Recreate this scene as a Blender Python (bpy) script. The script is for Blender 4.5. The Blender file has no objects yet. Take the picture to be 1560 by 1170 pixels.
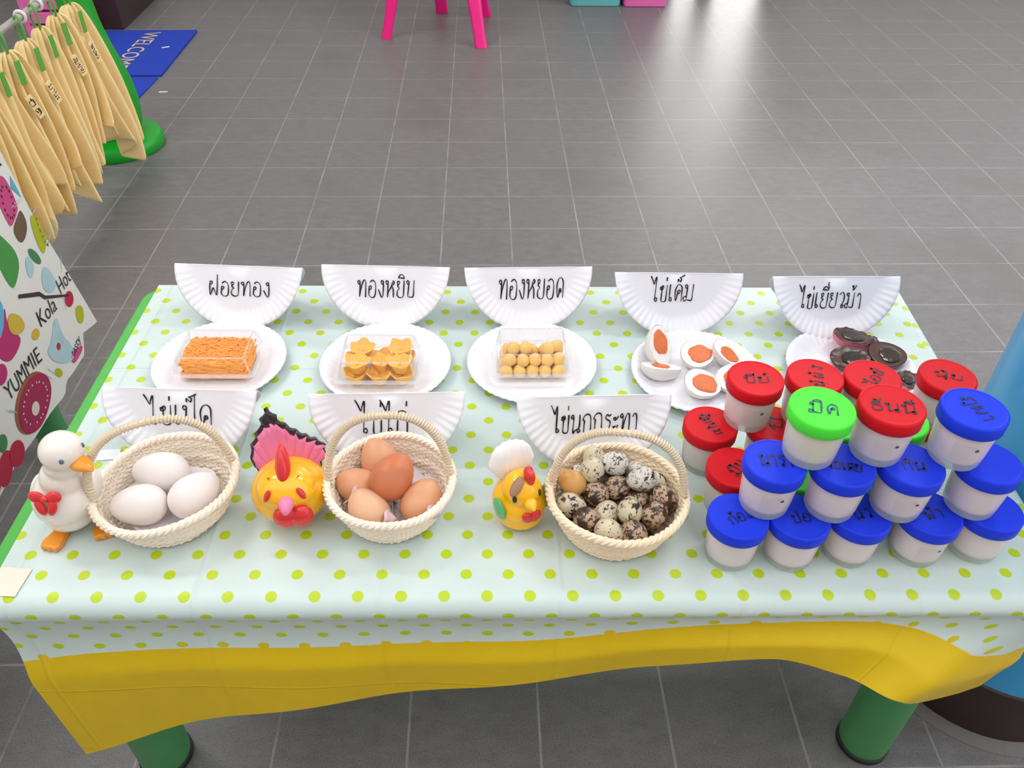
import bpy, bmesh, math, random
import numpy as np
from mathutils import Matrix, Vector, Euler
PI = math.pi
rnd = random.Random(7)
SC = bpy.context.scene
COL = SC.collection

# ------------------------------------------------------------------ camera
cam_d = bpy.data.cameras.new('camera')
cam = bpy.data.objects.new('camera', cam_d)
COL.objects.link(cam)
cam_d.sensor_fit = 'HORIZONTAL'
cam_d.sensor_width = 36.0
cam_d.lens = 1256.14 / 1560 * 36.0
cam_d.clip_start = 0.05
cam_d.clip_end = 200
_r = Vector((0.99943427, -0.03009892, 0.01500639))
_d = Vector((-0.00805507, -0.64742251, -0.76208872))
_f = Vector((0.03265352, 0.76153671, -0.64729869))
cam.matrix_world = Matrix(((_r.x, -_d.x, -_f.x, 0), (_r.y, -_d.y, -_f.y, 0), (_r.z, -_d.z, -_f.z, 1.22367804), (0, 0, 0, 1)))
SC.camera = cam

# ------------------------------------------------------------------ world, sun, exposure
world = bpy.data.worlds.new('overcast_sky')
SC.world = world
world.use_nodes = True
_bg = world.node_tree.nodes['Background']
_bg.inputs[0].default_value = (.98, 0.985, 1.0, 1)
_bg.inputs[1].default_value = 1.85
sun_d = bpy.data.lights.new('hazy_sun', 'SUN')
sun_d.energy = .62
sun_d.angle = math.radians(17)
sun_d.color = (1, .97, .93)
sun = bpy.data.objects.new('hazy_sun', sun_d)
COL.objects.link(sun)
_dir = Vector((-.71, -2.3, -.74)).normalized()
sun.rotation_euler = _dir.to_track_quat('-Z', 'Y').to_euler()
sun.location = (4, 14, 9)
SC.view_settings.view_transform = 'Standard'
SC.view_settings.look = 'None'
SC.view_settings.gamma = 1
SC.view_settings.use_curve_mapping = False
SC.view_settings.exposure = 0.0
LAMP_POWER = 21.0

# ------------------------------------------------------------------ materials
def srgb(r, g, b):
    def f(c):
        c /= 255
        return c / 12.92 if c <= .04045 else ((c + .055) / 1.055) ** 2.4
    return (f(r), f(g), f(b), 1)

class N:
    """small node-tree writer"""
    def __init__(s, name):
        s.m = bpy.data.materials.new(name)
        s.m.use_nodes = True
        s.t = s.m.node_tree
        s.t.nodes.clear()
        s.out = s.t.nodes.new('ShaderNodeOutputMaterial')
    def n(s, typ, **kw):
        x = s.t.nodes.new(typ)
        for k, v in kw.items():
            if k.startswith('_'):
                setattr(x, k[1:], v)
        return x
    def put(s, sock, v):
        if hasattr(v, 'is_output'):
            s.t.links.new(v, sock)
        elif v is not None:
            sock.default_value = v
    def math(s, op, a, b=None, c=None):
        x = s.t.nodes.new('ShaderNodeMath')
        x.operation = op
        for i, v in enumerate((a, b, c)):
            if v is not None:
                s.put(x.inputs[i], v)
        return x.outputs[0]
    def mix(s, fac, a, b):
        x = s.t.nodes.new('ShaderNodeMix')
        x.data_type = 'RGBA'
        s.put(x.inputs[0], fac)
        s.put(x.inputs[6], a)
        s.put(x.inputs[7], b)
        return x.outputs[2]
    def coord(s, which='Object'):
        return s.t.nodes.new('ShaderNodeTexCoord').outputs[which]
    def noise(s, vec, scale, detail=3, rough=.5):
        x = s.t.nodes.new('ShaderNodeTexNoise')
        s.put(x.inputs['Vector'], vec)
        x.inputs['Scale'].default_value = scale
        x.inputs['Detail'].default_value = detail
        x.inputs['Roughness'].default_value = rough
        return x.outputs['Fac']
    def ramp(s, fac, lo, hi):
        x = s.t.nodes.new('ShaderNodeMapRange')
        s.put(x.inputs[0], fac)
        x.inputs[1].default_value = lo
        x.inputs[2].default_value = hi
        return x.outputs[0]
    def bump(s, h, strength=.3, dist=.001):
        x = s.t.nodes.new('ShaderNodeBump')
        s.put(x.inputs['Height'], h)
        x.inputs['Strength'].default_value = strength
        x.inputs['Distance'].default_value = dist
        return x.outputs[0]
    def bsdf(s, col, rough=.5, normal=None, **kw):
        x = s.t.nodes.new('ShaderNodeBsdfPrincipled')
        s.put(x.inputs['Base Color'], col)
        s.put(x.inputs['Roughness'], rough)
        if normal is not None:
            s.put(x.inputs['Normal'], normal)
        for k, v in kw.items():
            s.put(x.inputs[k.replace('_', ' ')], v)
        return x.outputs[0]
    def surf(s, sh):
        s.t.links.new(sh, s.out.inputs[0])
        return s.m

def mat(name, rgb, rough=.5, var=.08, scale=60, bump=0, bdist=.001, **kw):
    g = N(name)
    c = srgb(*rgb)
    co = g.coord()
    nz = g.noise(co, scale)
    dark = tuple(x * (1 - var) for x in c[:3]) + (1,)
    col = g.mix(nz, dark, c)
    nm = g.bump(nz, bump, bdist) if bump else None
    return g.surf(g.bsdf(col, rough, nm, **kw))

def clear_mat(name, opacity=.06, tint=(1, 1, 1, 1), rough=.05, spec=.8, milk=0):
    g = N(name)
    tr = g.n('ShaderNodeBsdfTransparent')
    tr.inputs[0].default_value = tint
    gl = g.n('ShaderNodeBsdfGlossy')
    gl.inputs['Roughness'].default_value = rough
    fr = g.n('ShaderNodeLayerWeight')
    fr.inputs[0].default_value = .5
    fk = g.math('ADD', .018, g.math('MULTIPLY', g.math('POWER', fr.outputs['Facing'], 3.0), .45))
    df = g.n('ShaderNodeBsdfDiffuse')
    df.inputs[0].default_value = (.9, .9, .9, 1)
    m1 = g.n('ShaderNodeMixShader')
    m1.inputs[0].default_value = opacity
    g.t.links.new(tr.outputs[0], m1.inputs[1])
    g.t.links.new(df.outputs[0], m1.inputs[2])
    m2 = g.n('ShaderNodeMixShader')
    g.t.links.new(g.math('MULTIPLY', fk, spec), m2.inputs[0])
    g.t.links.new(m1.outputs[0], m2.inputs[1])
    g.t.links.new(gl.outputs[0], m2.inputs[2])
    return g.surf(m2.outputs[0])

def floor_mat():
    g = N('grey_slate_tile')
    co = g.coord()
    sp = g.n('ShaderNodeSeparateXYZ')
    g.put(sp.inputs[0], co)
    T = .2
    def edge(v, off):
        q = g.math('DIVIDE', g.math('SUBTRACT', v, off), T)
        fr = g.math('FRACT', g.math('ADD', q, 100.0))
        d = g.math('MINIMUM', fr, g.math('SUBTRACT', 1.0, fr))
        return g.math('FLOOR', g.math('ADD', q, 100.0)), d
    ix, dx = edge(sp.outputs[0], -.1207)
    iy, dy = edge(sp.outputs[1], .147)
    wob = g.math('MULTIPLY', g.math('SUBTRACT', g.noise(co, 90, 2), .5), .006)
    d = g.math('ADD', g.math('MINIMUM', dx, dy), wob)
    ids = g.n('ShaderNodeCombineXYZ')
    g.put(ids.inputs[0], ix)
    g.put(ids.inputs[1], iy)
    wn = g.n('ShaderNodeTexWhiteNoise')
    g.put(wn.inputs[0], ids.outputs[0])
    grout = g.ramp(d, .013, .005)
    patch = g.ramp(g.noise(co, 9, 2), .35, .6)
    grout = g.math('MULTIPLY', grout, g.math('ADD', .18, g.math('MULTIPLY', patch, .45)))
    st = g.n('ShaderNodeMapping')
    g.put(st.inputs[0], co)
    st.inputs['Scale'].default_value = (1, 2.0, 1)
    mott = g.noise(st.outputs[0], 22, 8, .65)
    big = g.noise(co, 2.3, 3)
    base = g.mix(g.ramp(mott, .3, .72), srgb(96, 94, 95), srgb(126, 123, 123))
    base = g.mix(g.math('MULTIPLY', wn.outputs[0], .35), base, srgb(110, 108, 107))
    base = g.mix(g.ramp(big, .56, .75), base, srgb(98, 95, 92))
    grain = g.noise(co, 420, 2)
    base = g.mix(g.math('MULTIPLY', g.ramp(grain, .40, .62), .5), base, srgb(118, 116, 114))
    base = g.mix(g.math('MULTIPLY', g.ramp(grain, .50, .36), .5), base, srgb(78, 74, 74))
    sc = g.ramp(g.noise(co, 240, 2), .66, .74)
    base = g.mix(g.math('MULTIPLY', sc, .35), base, srgb(150, 148, 144))
    col = g.mix(grout, base, srgb(166, 163, 160))
    h = g.math('SUBTRACT', mott, g.math('MULTIPLY', grout, .9))
    nm = g.bump(h, .25, .0012)
    rough = g.math('ADD', .35, g.math('MULTIPLY', mott, .14))
    return g.surf(g.bsdf(col, rough, nm))

def cloth_mat():
    g = N('polka_dot_tablecloth')
    uv = g.n('ShaderNodeUVMap', _uv_map='sheet').outputs[0]
    bd = g.n('ShaderNodeUVMap', _uv_map='band').outputs[0]
    sp = g.n('ShaderNodeSeparateXYZ')
    g.put(sp.inputs[0], uv)
    sb = g.n('ShaderNodeSeparateXYZ')
    g.put(sb.inputs[0], bd)
    px, py = .0459, .0548
    def lat(ou, ov):
        a = g.math('SUBTRACT', g.math('FRACT', g.math('ADD', g.math('DIVIDE', g.math('SUBTRACT', sp.outputs[0], ou), px), 50.5)), .5)
        b = g.math('SUBTRACT', g.math('FRACT', g.math('ADD', g.math('DIVIDE', g.math('SUBTRACT', sp.outputs[1], ov), py), 50.5)), .5)
        a = g.math('MULTIPLY', a, px)
        b = g.math('MULTIPLY', b, py)
        return g.math('SQRT', g.math('ADD', g.math('MULTIPLY', a, a), g.math('MULTIPLY', b, b)))
    u0, v0 = -.545, -.2955
    d = g.math('MINIMUM', lat(u0, v0), lat(u0 + px / 2, v0 + py / 2))
    dot = g.ramp(d, .0068, .0060)
    co = g.coord()
    nz = g.noise(co, 14, 4)
    white = g.mix(nz, srgb(206, 221, 216), srgb(215, 230, 226))
    c = g.mix(dot, white, srgb(192, 214, 30))
    # hem border printed in one piece, its edge scalloped by the last dots
    sc = g.math('MULTIPLY', g.math('MULTIPLY', dot, g.ramp(sb.outputs[1], -.0062, -.0056)), 1.0)
    yl = g.math('MAXIMUM', g.ramp(sb.outputs[1], -.0006, .0006), sc)
    yn = g.mix(g.noise(co, 30, 4), srgb(226, 188, 8), srgb(238, 202, 16))
    c = g.mix(yl, c, yn)
    cre = g.math('ADD', g.math('MULTIPLY', g.noise(co, 18, 5, .6), .8), 0)
    # fold creases every 19 cm
    fr = g.math('ABSOLUTE', g.math('SUBTRACT', g.math('FRACT', g.math('ADD', g.math('DIVIDE', sp.outputs[0], .195), 10.3)), .5))
    fr2 = g.math('ABSOLUTE', g.math('SUBTRACT', g.math('FRACT', g.math('ADD', g.math('DIVIDE', sp.outputs[1], .21), 10.1)), .5))
    k = g.math('MAXIMUM', g.ramp(fr, .02, .0), g.ramp(fr2, .014, .0))
    nm = g.bump(g.math('ADD', cre, g.math('MULTIPLY', k, .55)), .38, .004)
    tl = g.n('ShaderNodeBsdfTranslucent')
    g.put(tl.inputs[0], c)
    m = g.n('ShaderNodeMixShader')
    m.inputs[0].default_value = .12
    g.t.links.new(g.bsdf(c, .38, nm), m.inputs[1])
    g.t.links.new(tl.outputs[0], m.inputs[2])
    return g.surf(m.outputs[0])

def speckle_mat(name, base, dark, lo, hi, fine=260, coarse=95, seed=0):
    g = N(name)
    oi = g.n('ShaderNodeObjectInfo')
    va = g.n('ShaderNodeVectorMath', _operation='ADD')
    g.put(va.inputs[0], g.coord())
    cb = g.n('ShaderNodeCombineXYZ')
    g.put(cb.inputs[0], g.math('MULTIPLY', oi.outputs['Random'], 9.0))
    g.put(cb.inputs[1], seed)
    g.put(va.inputs[1], cb.outputs[0])
    v = va.outputs[0]
    big = g.ramp(g.noise(v, coarse, 4, .62), lo, lo + .04)
    small = g.ramp(g.noise(v, fine, 3, .6), hi, hi + .04)
    tone = g.mix(g.noise(v, 60, 2), srgb(*base), tuple(x * .78 for x in srgb(*base)[:3]) + (1,))
    c = g.mix(small, tone, tuple(x * 1.5 for x in srgb(*dark)[:3]) + (1,))
    c = g.mix(big, c, srgb(*dark))
    return g.surf(g.bsdf(c, .35))

def frosted_mat(name, rgb, alpha, trans=.35):
    g = N(name)
    c = srgb(*rgb)
    tl = g.n('ShaderNodeBsdfTranslucent')
    tl.inputs[0].default_value = c
    tp = g.n('ShaderNodeBsdfTransparent')
    tp.inputs[0].default_value = (.97, .97, .97, 1)
    pr = g.bsdf(g.mix(g.noise(g.coord(), 40), c, tuple(x * .95 for x in c[:3]) + (1,)), .16, Coat_Weight=.3)
    m1 = g.n('ShaderNodeMixShader')
    m1.inputs[0].default_value = trans
    g.t.links.new(pr, m1.inputs[1])
    g.t.links.new(tl.outputs[0], m1.inputs[2])
    m2 = g.n('ShaderNodeMixShader')
    m2.inputs[0].default_value = alpha
    g.t.links.new(m1.outputs[0], m2.inputs[1])
    g.t.links.new(tp.outputs[0], m2.inputs[2])
    return g.surf(m2.outputs[0])

M = {}
M['floor'] = floor_mat()
M['cloth'] = cloth_mat()
M['wall'] = mat('cream_wall_paint', (222, 218, 214), .6, .06, 6)
M['ceiling'] = mat('white_ceiling_paint', (238, 236, 232), .8, .04, 5)
M['dark_trim'] = mat('dark_brown_skirting', (62, 44, 44), .45, .2, 14)
M['frame'] = mat('dark_door_frame', (70, 66, 64), .4, .15, 20)
M['table_green'] = mat('green_table_plastic', (72, 172, 62), .4, .08, 40)
M['leg_green'] = mat('green_table_leg', (70, 142, 84), .4, .15, 25)
M['black'] = mat('black_rubber', (22, 22, 22), .6, .2, 50)
M['paper'] = mat('white_paper_plate', (236, 235, 240), .55, .03, 50, .08, .0005)
M['ink'] = mat('black_marker_ink', (26, 24, 38), .5, .1, 200)
M['ink_blue'] = mat('navy_marker_ink', (24, 26, 92), .5, .1, 200)
M['ink_teal'] = mat('teal_marker_ink', (10, 92, 100), .5, .1, 200)
M['wicker'] = mat('cream_wicker', (250, 236, 216), .6, .10, 130, .15, .0008)
M['wicker_warm'] = mat('warm_wicker', (248, 226, 194), .6, .12, 130, .15, .0008)
M['wicker_handle'] = mat('handle_wicker', (232, 214, 186), .55, .14, 130, .25, .0008)
M['duck_egg'] = mat('white_duck_egg_shell', (238, 228, 224), .42, .05, 30)
M['hen_egg'] = mat('tan_hen_egg_shell', (222, 160, 118), .42, .12, 50)
M['hen_egg_dark'] = mat('red_brown_hen_egg_shell', (205, 118, 76), .42, .10, 50)
M['hen_egg_pale'] = mat('pale_hen_egg_shell', (226, 178, 140), .42, .12, 50)
M['tissue'] = mat('white_tissue', (238, 230, 232), .8, .06, 60, .3, .002)
M['tissue_pink'] = mat('pinkish_tissue_edge', (222, 190, 192), .8, .08, 60)
M['q1'] = speckle_mat('quail_shell_cream', (214, 200, 168), (44, 34, 30), .57, .60)
M['q2'] = speckle_mat('quail_shell_pale', (222, 214, 204), (62, 44, 46), .58, .56, 340, 80, 3)
M['q3'] = speckle_mat('quail_shell_tan', (214, 158, 84), (70, 38, 18), .66, .72, 200, 150, 5)
M['q4'] = speckle_mat('quail_shell_dark', (186, 158, 128), (58, 34, 26), .50, .52, 300, 80, 9)
M['orange'] = mat('orange_egg_threads', (255, 174, 70), .6, .06, 260, .15, .001)
M['yip'] = mat('golden_egg_sweet', (255, 196, 84), .5, .18, 120, .25, .002)
M['yod'] = mat('golden_drop_sweet', (255, 206, 116), .4, .16, 90)
M['clear'] = clear_mat('clear_plastic_box', .022, (.98, .98, .98, 1), .04, 1.0)
M['clear_rim'] = clear_mat('clear_plastic_box_rim', .22, (.97, .97, .97, 1), .08, 1.0)
M['eggwhite'] = mat('salted_egg_white', (240, 238, 234), .4, .05, 80, .1, .001)
M['eggshell'] = mat('white_salted_egg_shell', (230, 226, 220), .5, .06, 40)
M['yolk'] = mat('orange_salted_yolk', (232, 116, 44), .4, .3, 160, .4, .002)
M['jelly'] = mat('dark_brown_century_jelly', (84, 50, 40), .25, .4, 70, .1, .001)
M['century_yolk'] = mat('grey_green_century_yolk', (62, 52, 44), .16, .5, 110, .3, .002)
M['pink_shell'] = mat('pink_century_shell', (222, 118, 140), .45, .15, 60)
M['red_lid'] = mat('red_lid_plastic', (212, 22, 34), .5, .06, 60, Specular_IOR_Level=.15)
M['blue_lid'] = mat('blue_lid_plastic', (34, 62, 226), .5, .06, 60, Specular_IOR_Level=.15)
M['green_lid'] = mat('lime_green_lid_plastic', (84, 236, 66), .5, .05, 60, Specular_IOR_Level=.15)
M['jar'] = frosted_mat('frosted_jar_plastic', (244, 240, 242), .34, .60)
M['jar_base'] = frosted_mat('clear_jar_base', (240, 244, 238), .52, .55)
M['jar_content'] = mat('milky_jar_filling', (250, 238, 234), .5, .05, 30)
M['jar_content_cream'] = mat('creamy_jar_filling', (242, 240, 206), .5, .05, 30)
M['sticker'] = clear_mat('faint_clear_sticker', .10, (.95, .94, .95, 1), .2, .5)
M['sticker_dot'] = mat('grey_sticker_dot', (84, 72, 76), .5, .2, 300)
M['duck_white'] = mat('white_glazed_ceramic', (236, 226, 216), .22, .05, 30, Coat_Weight=.4)
M['fig_orange'] = mat('orange_glazed_ceramic', (240, 150, 24), .25, .12, 50, Coat_Weight=.4)
M['fig_yellow'] = mat('yellow_glazed_ceramic', (255, 188, 4), .25, .08, 30, Coat_Weight=.4)
M['fig_red'] = mat('red_glaze', (222, 38, 40), .25, .08, 60, Coat_Weight=.4)
M['fig_pink'] = mat('pink_glaze', (244, 128, 172), .3, .1, 60, Coat_Weight=.3)
M['fig_black'] = mat('black_glaze', (36, 28, 38), .3, .2, 60, Coat_Weight=.3)
M['fig_green'] = mat('green_glaze', (92, 178, 120), .3, .1, 60, Coat_Weight=.3)
M['fig_brown'] = mat('brown_glaze', (158, 118, 84), .3, .12, 60, Coat_Weight=.3)
M['fig_white'] = mat('white_tail_glaze', (244, 240, 236), .25, .04, 60, Coat_Weight=.3)
M['fig_grey'] = mat('grey_glaze', (98, 106, 124), .3, .15, 60, Coat_Weight=.3)
M['towel'] = mat('yellow_terry_towel', (255, 226, 164), .95, .12, 260, .6, .002)
M['rack_green'] = mat('green_rack_plastic', (14, 158, 34), .35, .08, 20)
M['rod'] = mat('grey_metal_rod', (196, 190, 186), .3, .1, 30, Metallic=.6)
M['clip'] = mat('green_cord', (92, 170, 60), .5, .1, 60)
M['loop'] = mat('white_plastic_ring', (230, 224, 220), .4, .05, 60)
M['mat_blue'] = mat('blue_coil_mat', (16, 62, 190), .85, .3, 320, .5, .003)
M['mat_gold'] = mat('pale_gold_mat_letters', (212, 196, 150), .8, .2, 200)
M['pink_plastic'] = mat('hot_pink_plastic', (240, 18, 128), .35, .06, 20)
M['teal_plastic'] = mat('teal_plastic', (104, 182, 184), .4, .1, 20)
M['bin_pink'] = mat('pink_bin_plastic', (232, 110, 178), .4, .1, 20)
M['pillar_blue'] = mat('sky_blue_gloss_paint', (62, 158, 214), .3, .08, 5)
M['pillar_brown'] = mat('dark_brown_gloss_paint', (52, 34, 34), .35, .2, 12)
M['halo'] = mat('grey_cement_smear', (122, 118, 114), .8, .3, 60)
M['print_cloth'] = mat('off_white_printed_oilcloth', (226, 224, 216), .4, .05, 12, .2, .003)
M['tape'] = mat('beige_masking_tape', (232, 220, 200), .6, .06, 60)
PRINT = {k: mat('print_' + k, c, .4, .18, 50) for k, c in dict(
    pink=(206, 72, 128), brown=(112, 86, 58), lime=(178, 184, 20), green=(72, 152, 66), cyan=(92, 178, 196),
    pale_blue=(178, 208, 216), dark=(60, 46, 48), blue=(96, 178, 214), yellow=(214, 180, 60), magenta=(188, 42, 108),
    red=(190, 26, 62), donut=(164, 30, 78), leaf=(70, 130, 80), white=(226, 214, 206), caramel=(158, 92, 60), black=(30, 28, 30)).items()}

# ------------------------------------------------------------------ mesh builder
class G:
    def __init__(s):
        s.v, s.f, s.m, s.cur = [], [], [], 0
    def add(s, vs, fs, T=None):
        o = len(s.v)
        for p in vs:
            p = Vector(p)
            s.v.append(tuple(T @ p) if T is not None else tuple(p))
        for f in fs:
            s.f.append([i + o for i in f])
            s.m.append(s.cur)
    def grid(s, rows, closed_u=False, closed_v=False, T=None):
        nr, nc = len(rows), len(rows[0])
        fs = []
        for i in range(nr - (0 if closed_v else 1)):
            for j in range(nc - (0 if closed_u else 1)):
                a, b = i * nc + j, i * nc + (j + 1) % nc
                c, d = ((i + 1) % nr) * nc + (j + 1) % nc, ((i + 1) % nr) * nc + j
                fs.append((a, b, c, d))
        s.add([p for r in rows for p in r], fs, T)
    def lathe(s, prof, n=32, T=None, wob=None):
        """prof: (r, z) from bottom to top; ends with r == 0 become caps"""
        rows = []
        for r, z in prof:
            row = []
            for k in range(n):
                a = 2 * PI * k / n
                rr, zz = (r, z) if wob is None else wob(r, z, a)
                row.append((rr * math.cos(a), rr * math.sin(a), zz))
            rows.append(row)
        s.grid(rows, closed_u=True, T=T)
    def tube(s, pts, rad, n=8, closed=False, cap=True, T=None):
        pts = [Vector(p) for p in pts]
        if not hasattr(rad, '__len__'):
            rad = [rad] * len(pts)
        rows = []
        up = None
        m = len(pts)
        for i, p in enumerate(pts):
            a = pts[(i - 1) % m] if (closed or i > 0) else pts[i]
            b = pts[(i + 1) % m] if (closed or i < m - 1) else pts[i]
            t = (b - a).normalized()
            if up is None:
                up = Vector((0, 0, 1)) if abs(t.z) < .9 else Vector((1, 0, 0))
            x = t.cross(up).normalized()
            y = x.cross(t).normalized()
            up = y
            rows.append([tuple(p + rad[i] * (math.cos(2 * PI * k / n) * x + math.sin(2 * PI * k / n) * y)) for k in range(n)])
        s.grid(rows, closed_u=True, closed_v=closed, T=T)
        if cap and not closed:
            o = len(s.v)
            s.f.append([o - m * n + k for k in range(n)]); s.m.append(s.cur)
            s.f.append([o - n + k for k in range(n)][::-1]); s.m.append(s.cur)
    def ell(s, c, r, T=None, nu=24, nv=14, fn=None):
        c = Vector(c)
        rows = []
        for i in range(nv + 1):
            ph = -PI / 2 + PI * i / nv
            row = []
            for k in range(nu):
                a = 2 * PI * k / nu
                d = Vector((math.cos(ph) * math.cos(a), math.cos(ph) * math.sin(a), math.sin(ph)))
                q = Vector((d.x * r[0], d.y * r[1], d.z * r[2]))
                if fn:
                    q = fn(q, d)
                row.append(tuple(c + q))
            rows.append(row)
        s.grid(rows, closed_u=True, T=T)
    def box(s, c, h, T=None):
        x, y, z = c
        a, b, d = h
        vs = [(x + i * a, y + j * b, z + k * d) for k in (-1, 1) for j in (-1, 1) for i in (-1, 1)]
        s.add(vs, [(0, 2, 3, 1), (4, 5, 7, 6), (0, 1, 5, 4), (2, 6, 7, 3), (0, 4, 6, 2), (1, 3, 7, 5)], T)
    def poly(s, pts, T=None):
        s.add(pts, [list(range(len(pts)))], T)
    def prism(s, pts, z0, z1, T=None):
        n = len(pts)
        s.add([(x, y, z0) for x, y in pts] + [(x, y, z1) for x, y in pts],
              [list(range(n))[::-1], list(range(n, 2 * n))] + [(i, (i + 1) % n, n + (i + 1) % n, n + i) for i in range(n)], T)
    def build(s, name, mats, parent=None, smooth=True, bevel=0, weld=True, loc=None, rot=None, angle=40):
        me = bpy.data.meshes.new(name)
        me.from_pydata(s.v, [], s.f)
        if not isinstance(mats, (list, tuple)):
            mats = [mats]
        for m in mats:
            me.materials.append(m)
        me.polygons.foreach_set('material_index', s.m)
        bm = bmesh.new()
        bm.from_mesh(me)
        if weld:
            bmesh.ops.remove_doubles(bm, verts=bm.verts, dist=1e-6)
            bmesh.ops.recalc_face_normals(bm, faces=bm.faces)
        bm.to_mesh(me)
        bm.free()
        if smooth:
            me.polygons.foreach_set('use_smooth', [True] * len(me.polygons))
            try:
                me.set_sharp_from_angle(angle=math.radians(angle))
            except Exception:
                pass
        o = bpy.data.objects.new(name, me)
        COL.objects.link(o)
        if parent:
            o.parent = parent
        if loc is not None:
            o.location = loc
        if rot is not None:
            o.rotation_euler = rot
        if bevel:
            b = o.modifiers.new('bevel', 'BEVEL')
            b.width = bevel
            b.segments = 3
            b.limit_method = 'ANGLE'
        return o

def tag(o, label, cat, group=None):
    o['label'] = label
    o['category'] = cat
    if group:
        o['group'] = group
    return o
def thing(name, label, cat, loc=(0, 0, 0), rot=(0, 0, 0), group=None):
    o = bpy.data.objects.new(name, None)
    o.empty_display_size = .02
    COL.objects.link(o)
    o.location = loc
    o.rotation_euler = rot
    return tag(o, label, cat, group)
def structure(o):
    o['kind'] = 'structure'
    return o
def kids(o):
    return [c for c in COL.objects if c.parent == o]
def copy_tree(o, parent=None):
    c = o.copy()
    COL.objects.link(c)
    c.parent = parent
    for ch in kids(o):
        copy_tree(ch, c)
    return c
def frame(n, along):
    """rotation whose +Z is n and whose +X is close to along"""
    z = Vector(n).normalized()
    x = Vector(along)
    x = (x - x.dot(z) * z).normalized()
    y = z.cross(x)
    return Matrix((x, y, z)).transposed()

_tc = {}
def text_mesh(body, thin=0.0):
    """flat mesh verts/faces of a text, centred, per unit em height"""
    key = (body, thin)
    if key not in _tc:
        cu = bpy.data.curves.new('lettering', 'FONT')
        cu.body = body
        cu.size = 1
        cu.resolution_u = 3
        cu.offset = thin
        ob = bpy.data.objects.new('lettering', cu)
        COL.objects.link(ob)
        dg = bpy.context.evaluated_depsgraph_get()
        me = bpy.data.meshes.new_from_object(ob.evaluated_get(dg))
        vs = [tuple(v.co) for v in me.vertices]
        fs = [list(p.vertices) for p in me.polygons]
        bpy.data.objects.remove(ob)
        bpy.data.curves.remove(cu)
        bpy.data.meshes.remove(me)
        xs = [v[0] for v in vs]
        ys = [v[1] for v in vs]
        cx, cy = (min(xs) + max(xs)) / 2, (min(ys) + max(ys)) / 2
        _tc[key] = ([(x - cx, y - cy) for x, y, z in vs], fs, max(xs) - min(xs), max(ys) - min(ys))
    return _tc[key]
def put_text(g, body, width, T, height=None, slant=.0, wave=0, lift=0.0003, thin=0.0):
    vs, fs, w, h = text_mesh(body, thin)
    k = width / w
    ky = height / h if height else k
    out = []
    for x, y in vs:
        X, Y = x * k, y * ky
        Y += wave * math.sin(X / width * 9.0) * height if (wave and height) else 0
        out.append((X + slant * Y, Y, lift))
    g.add(out, fs, T)

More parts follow.
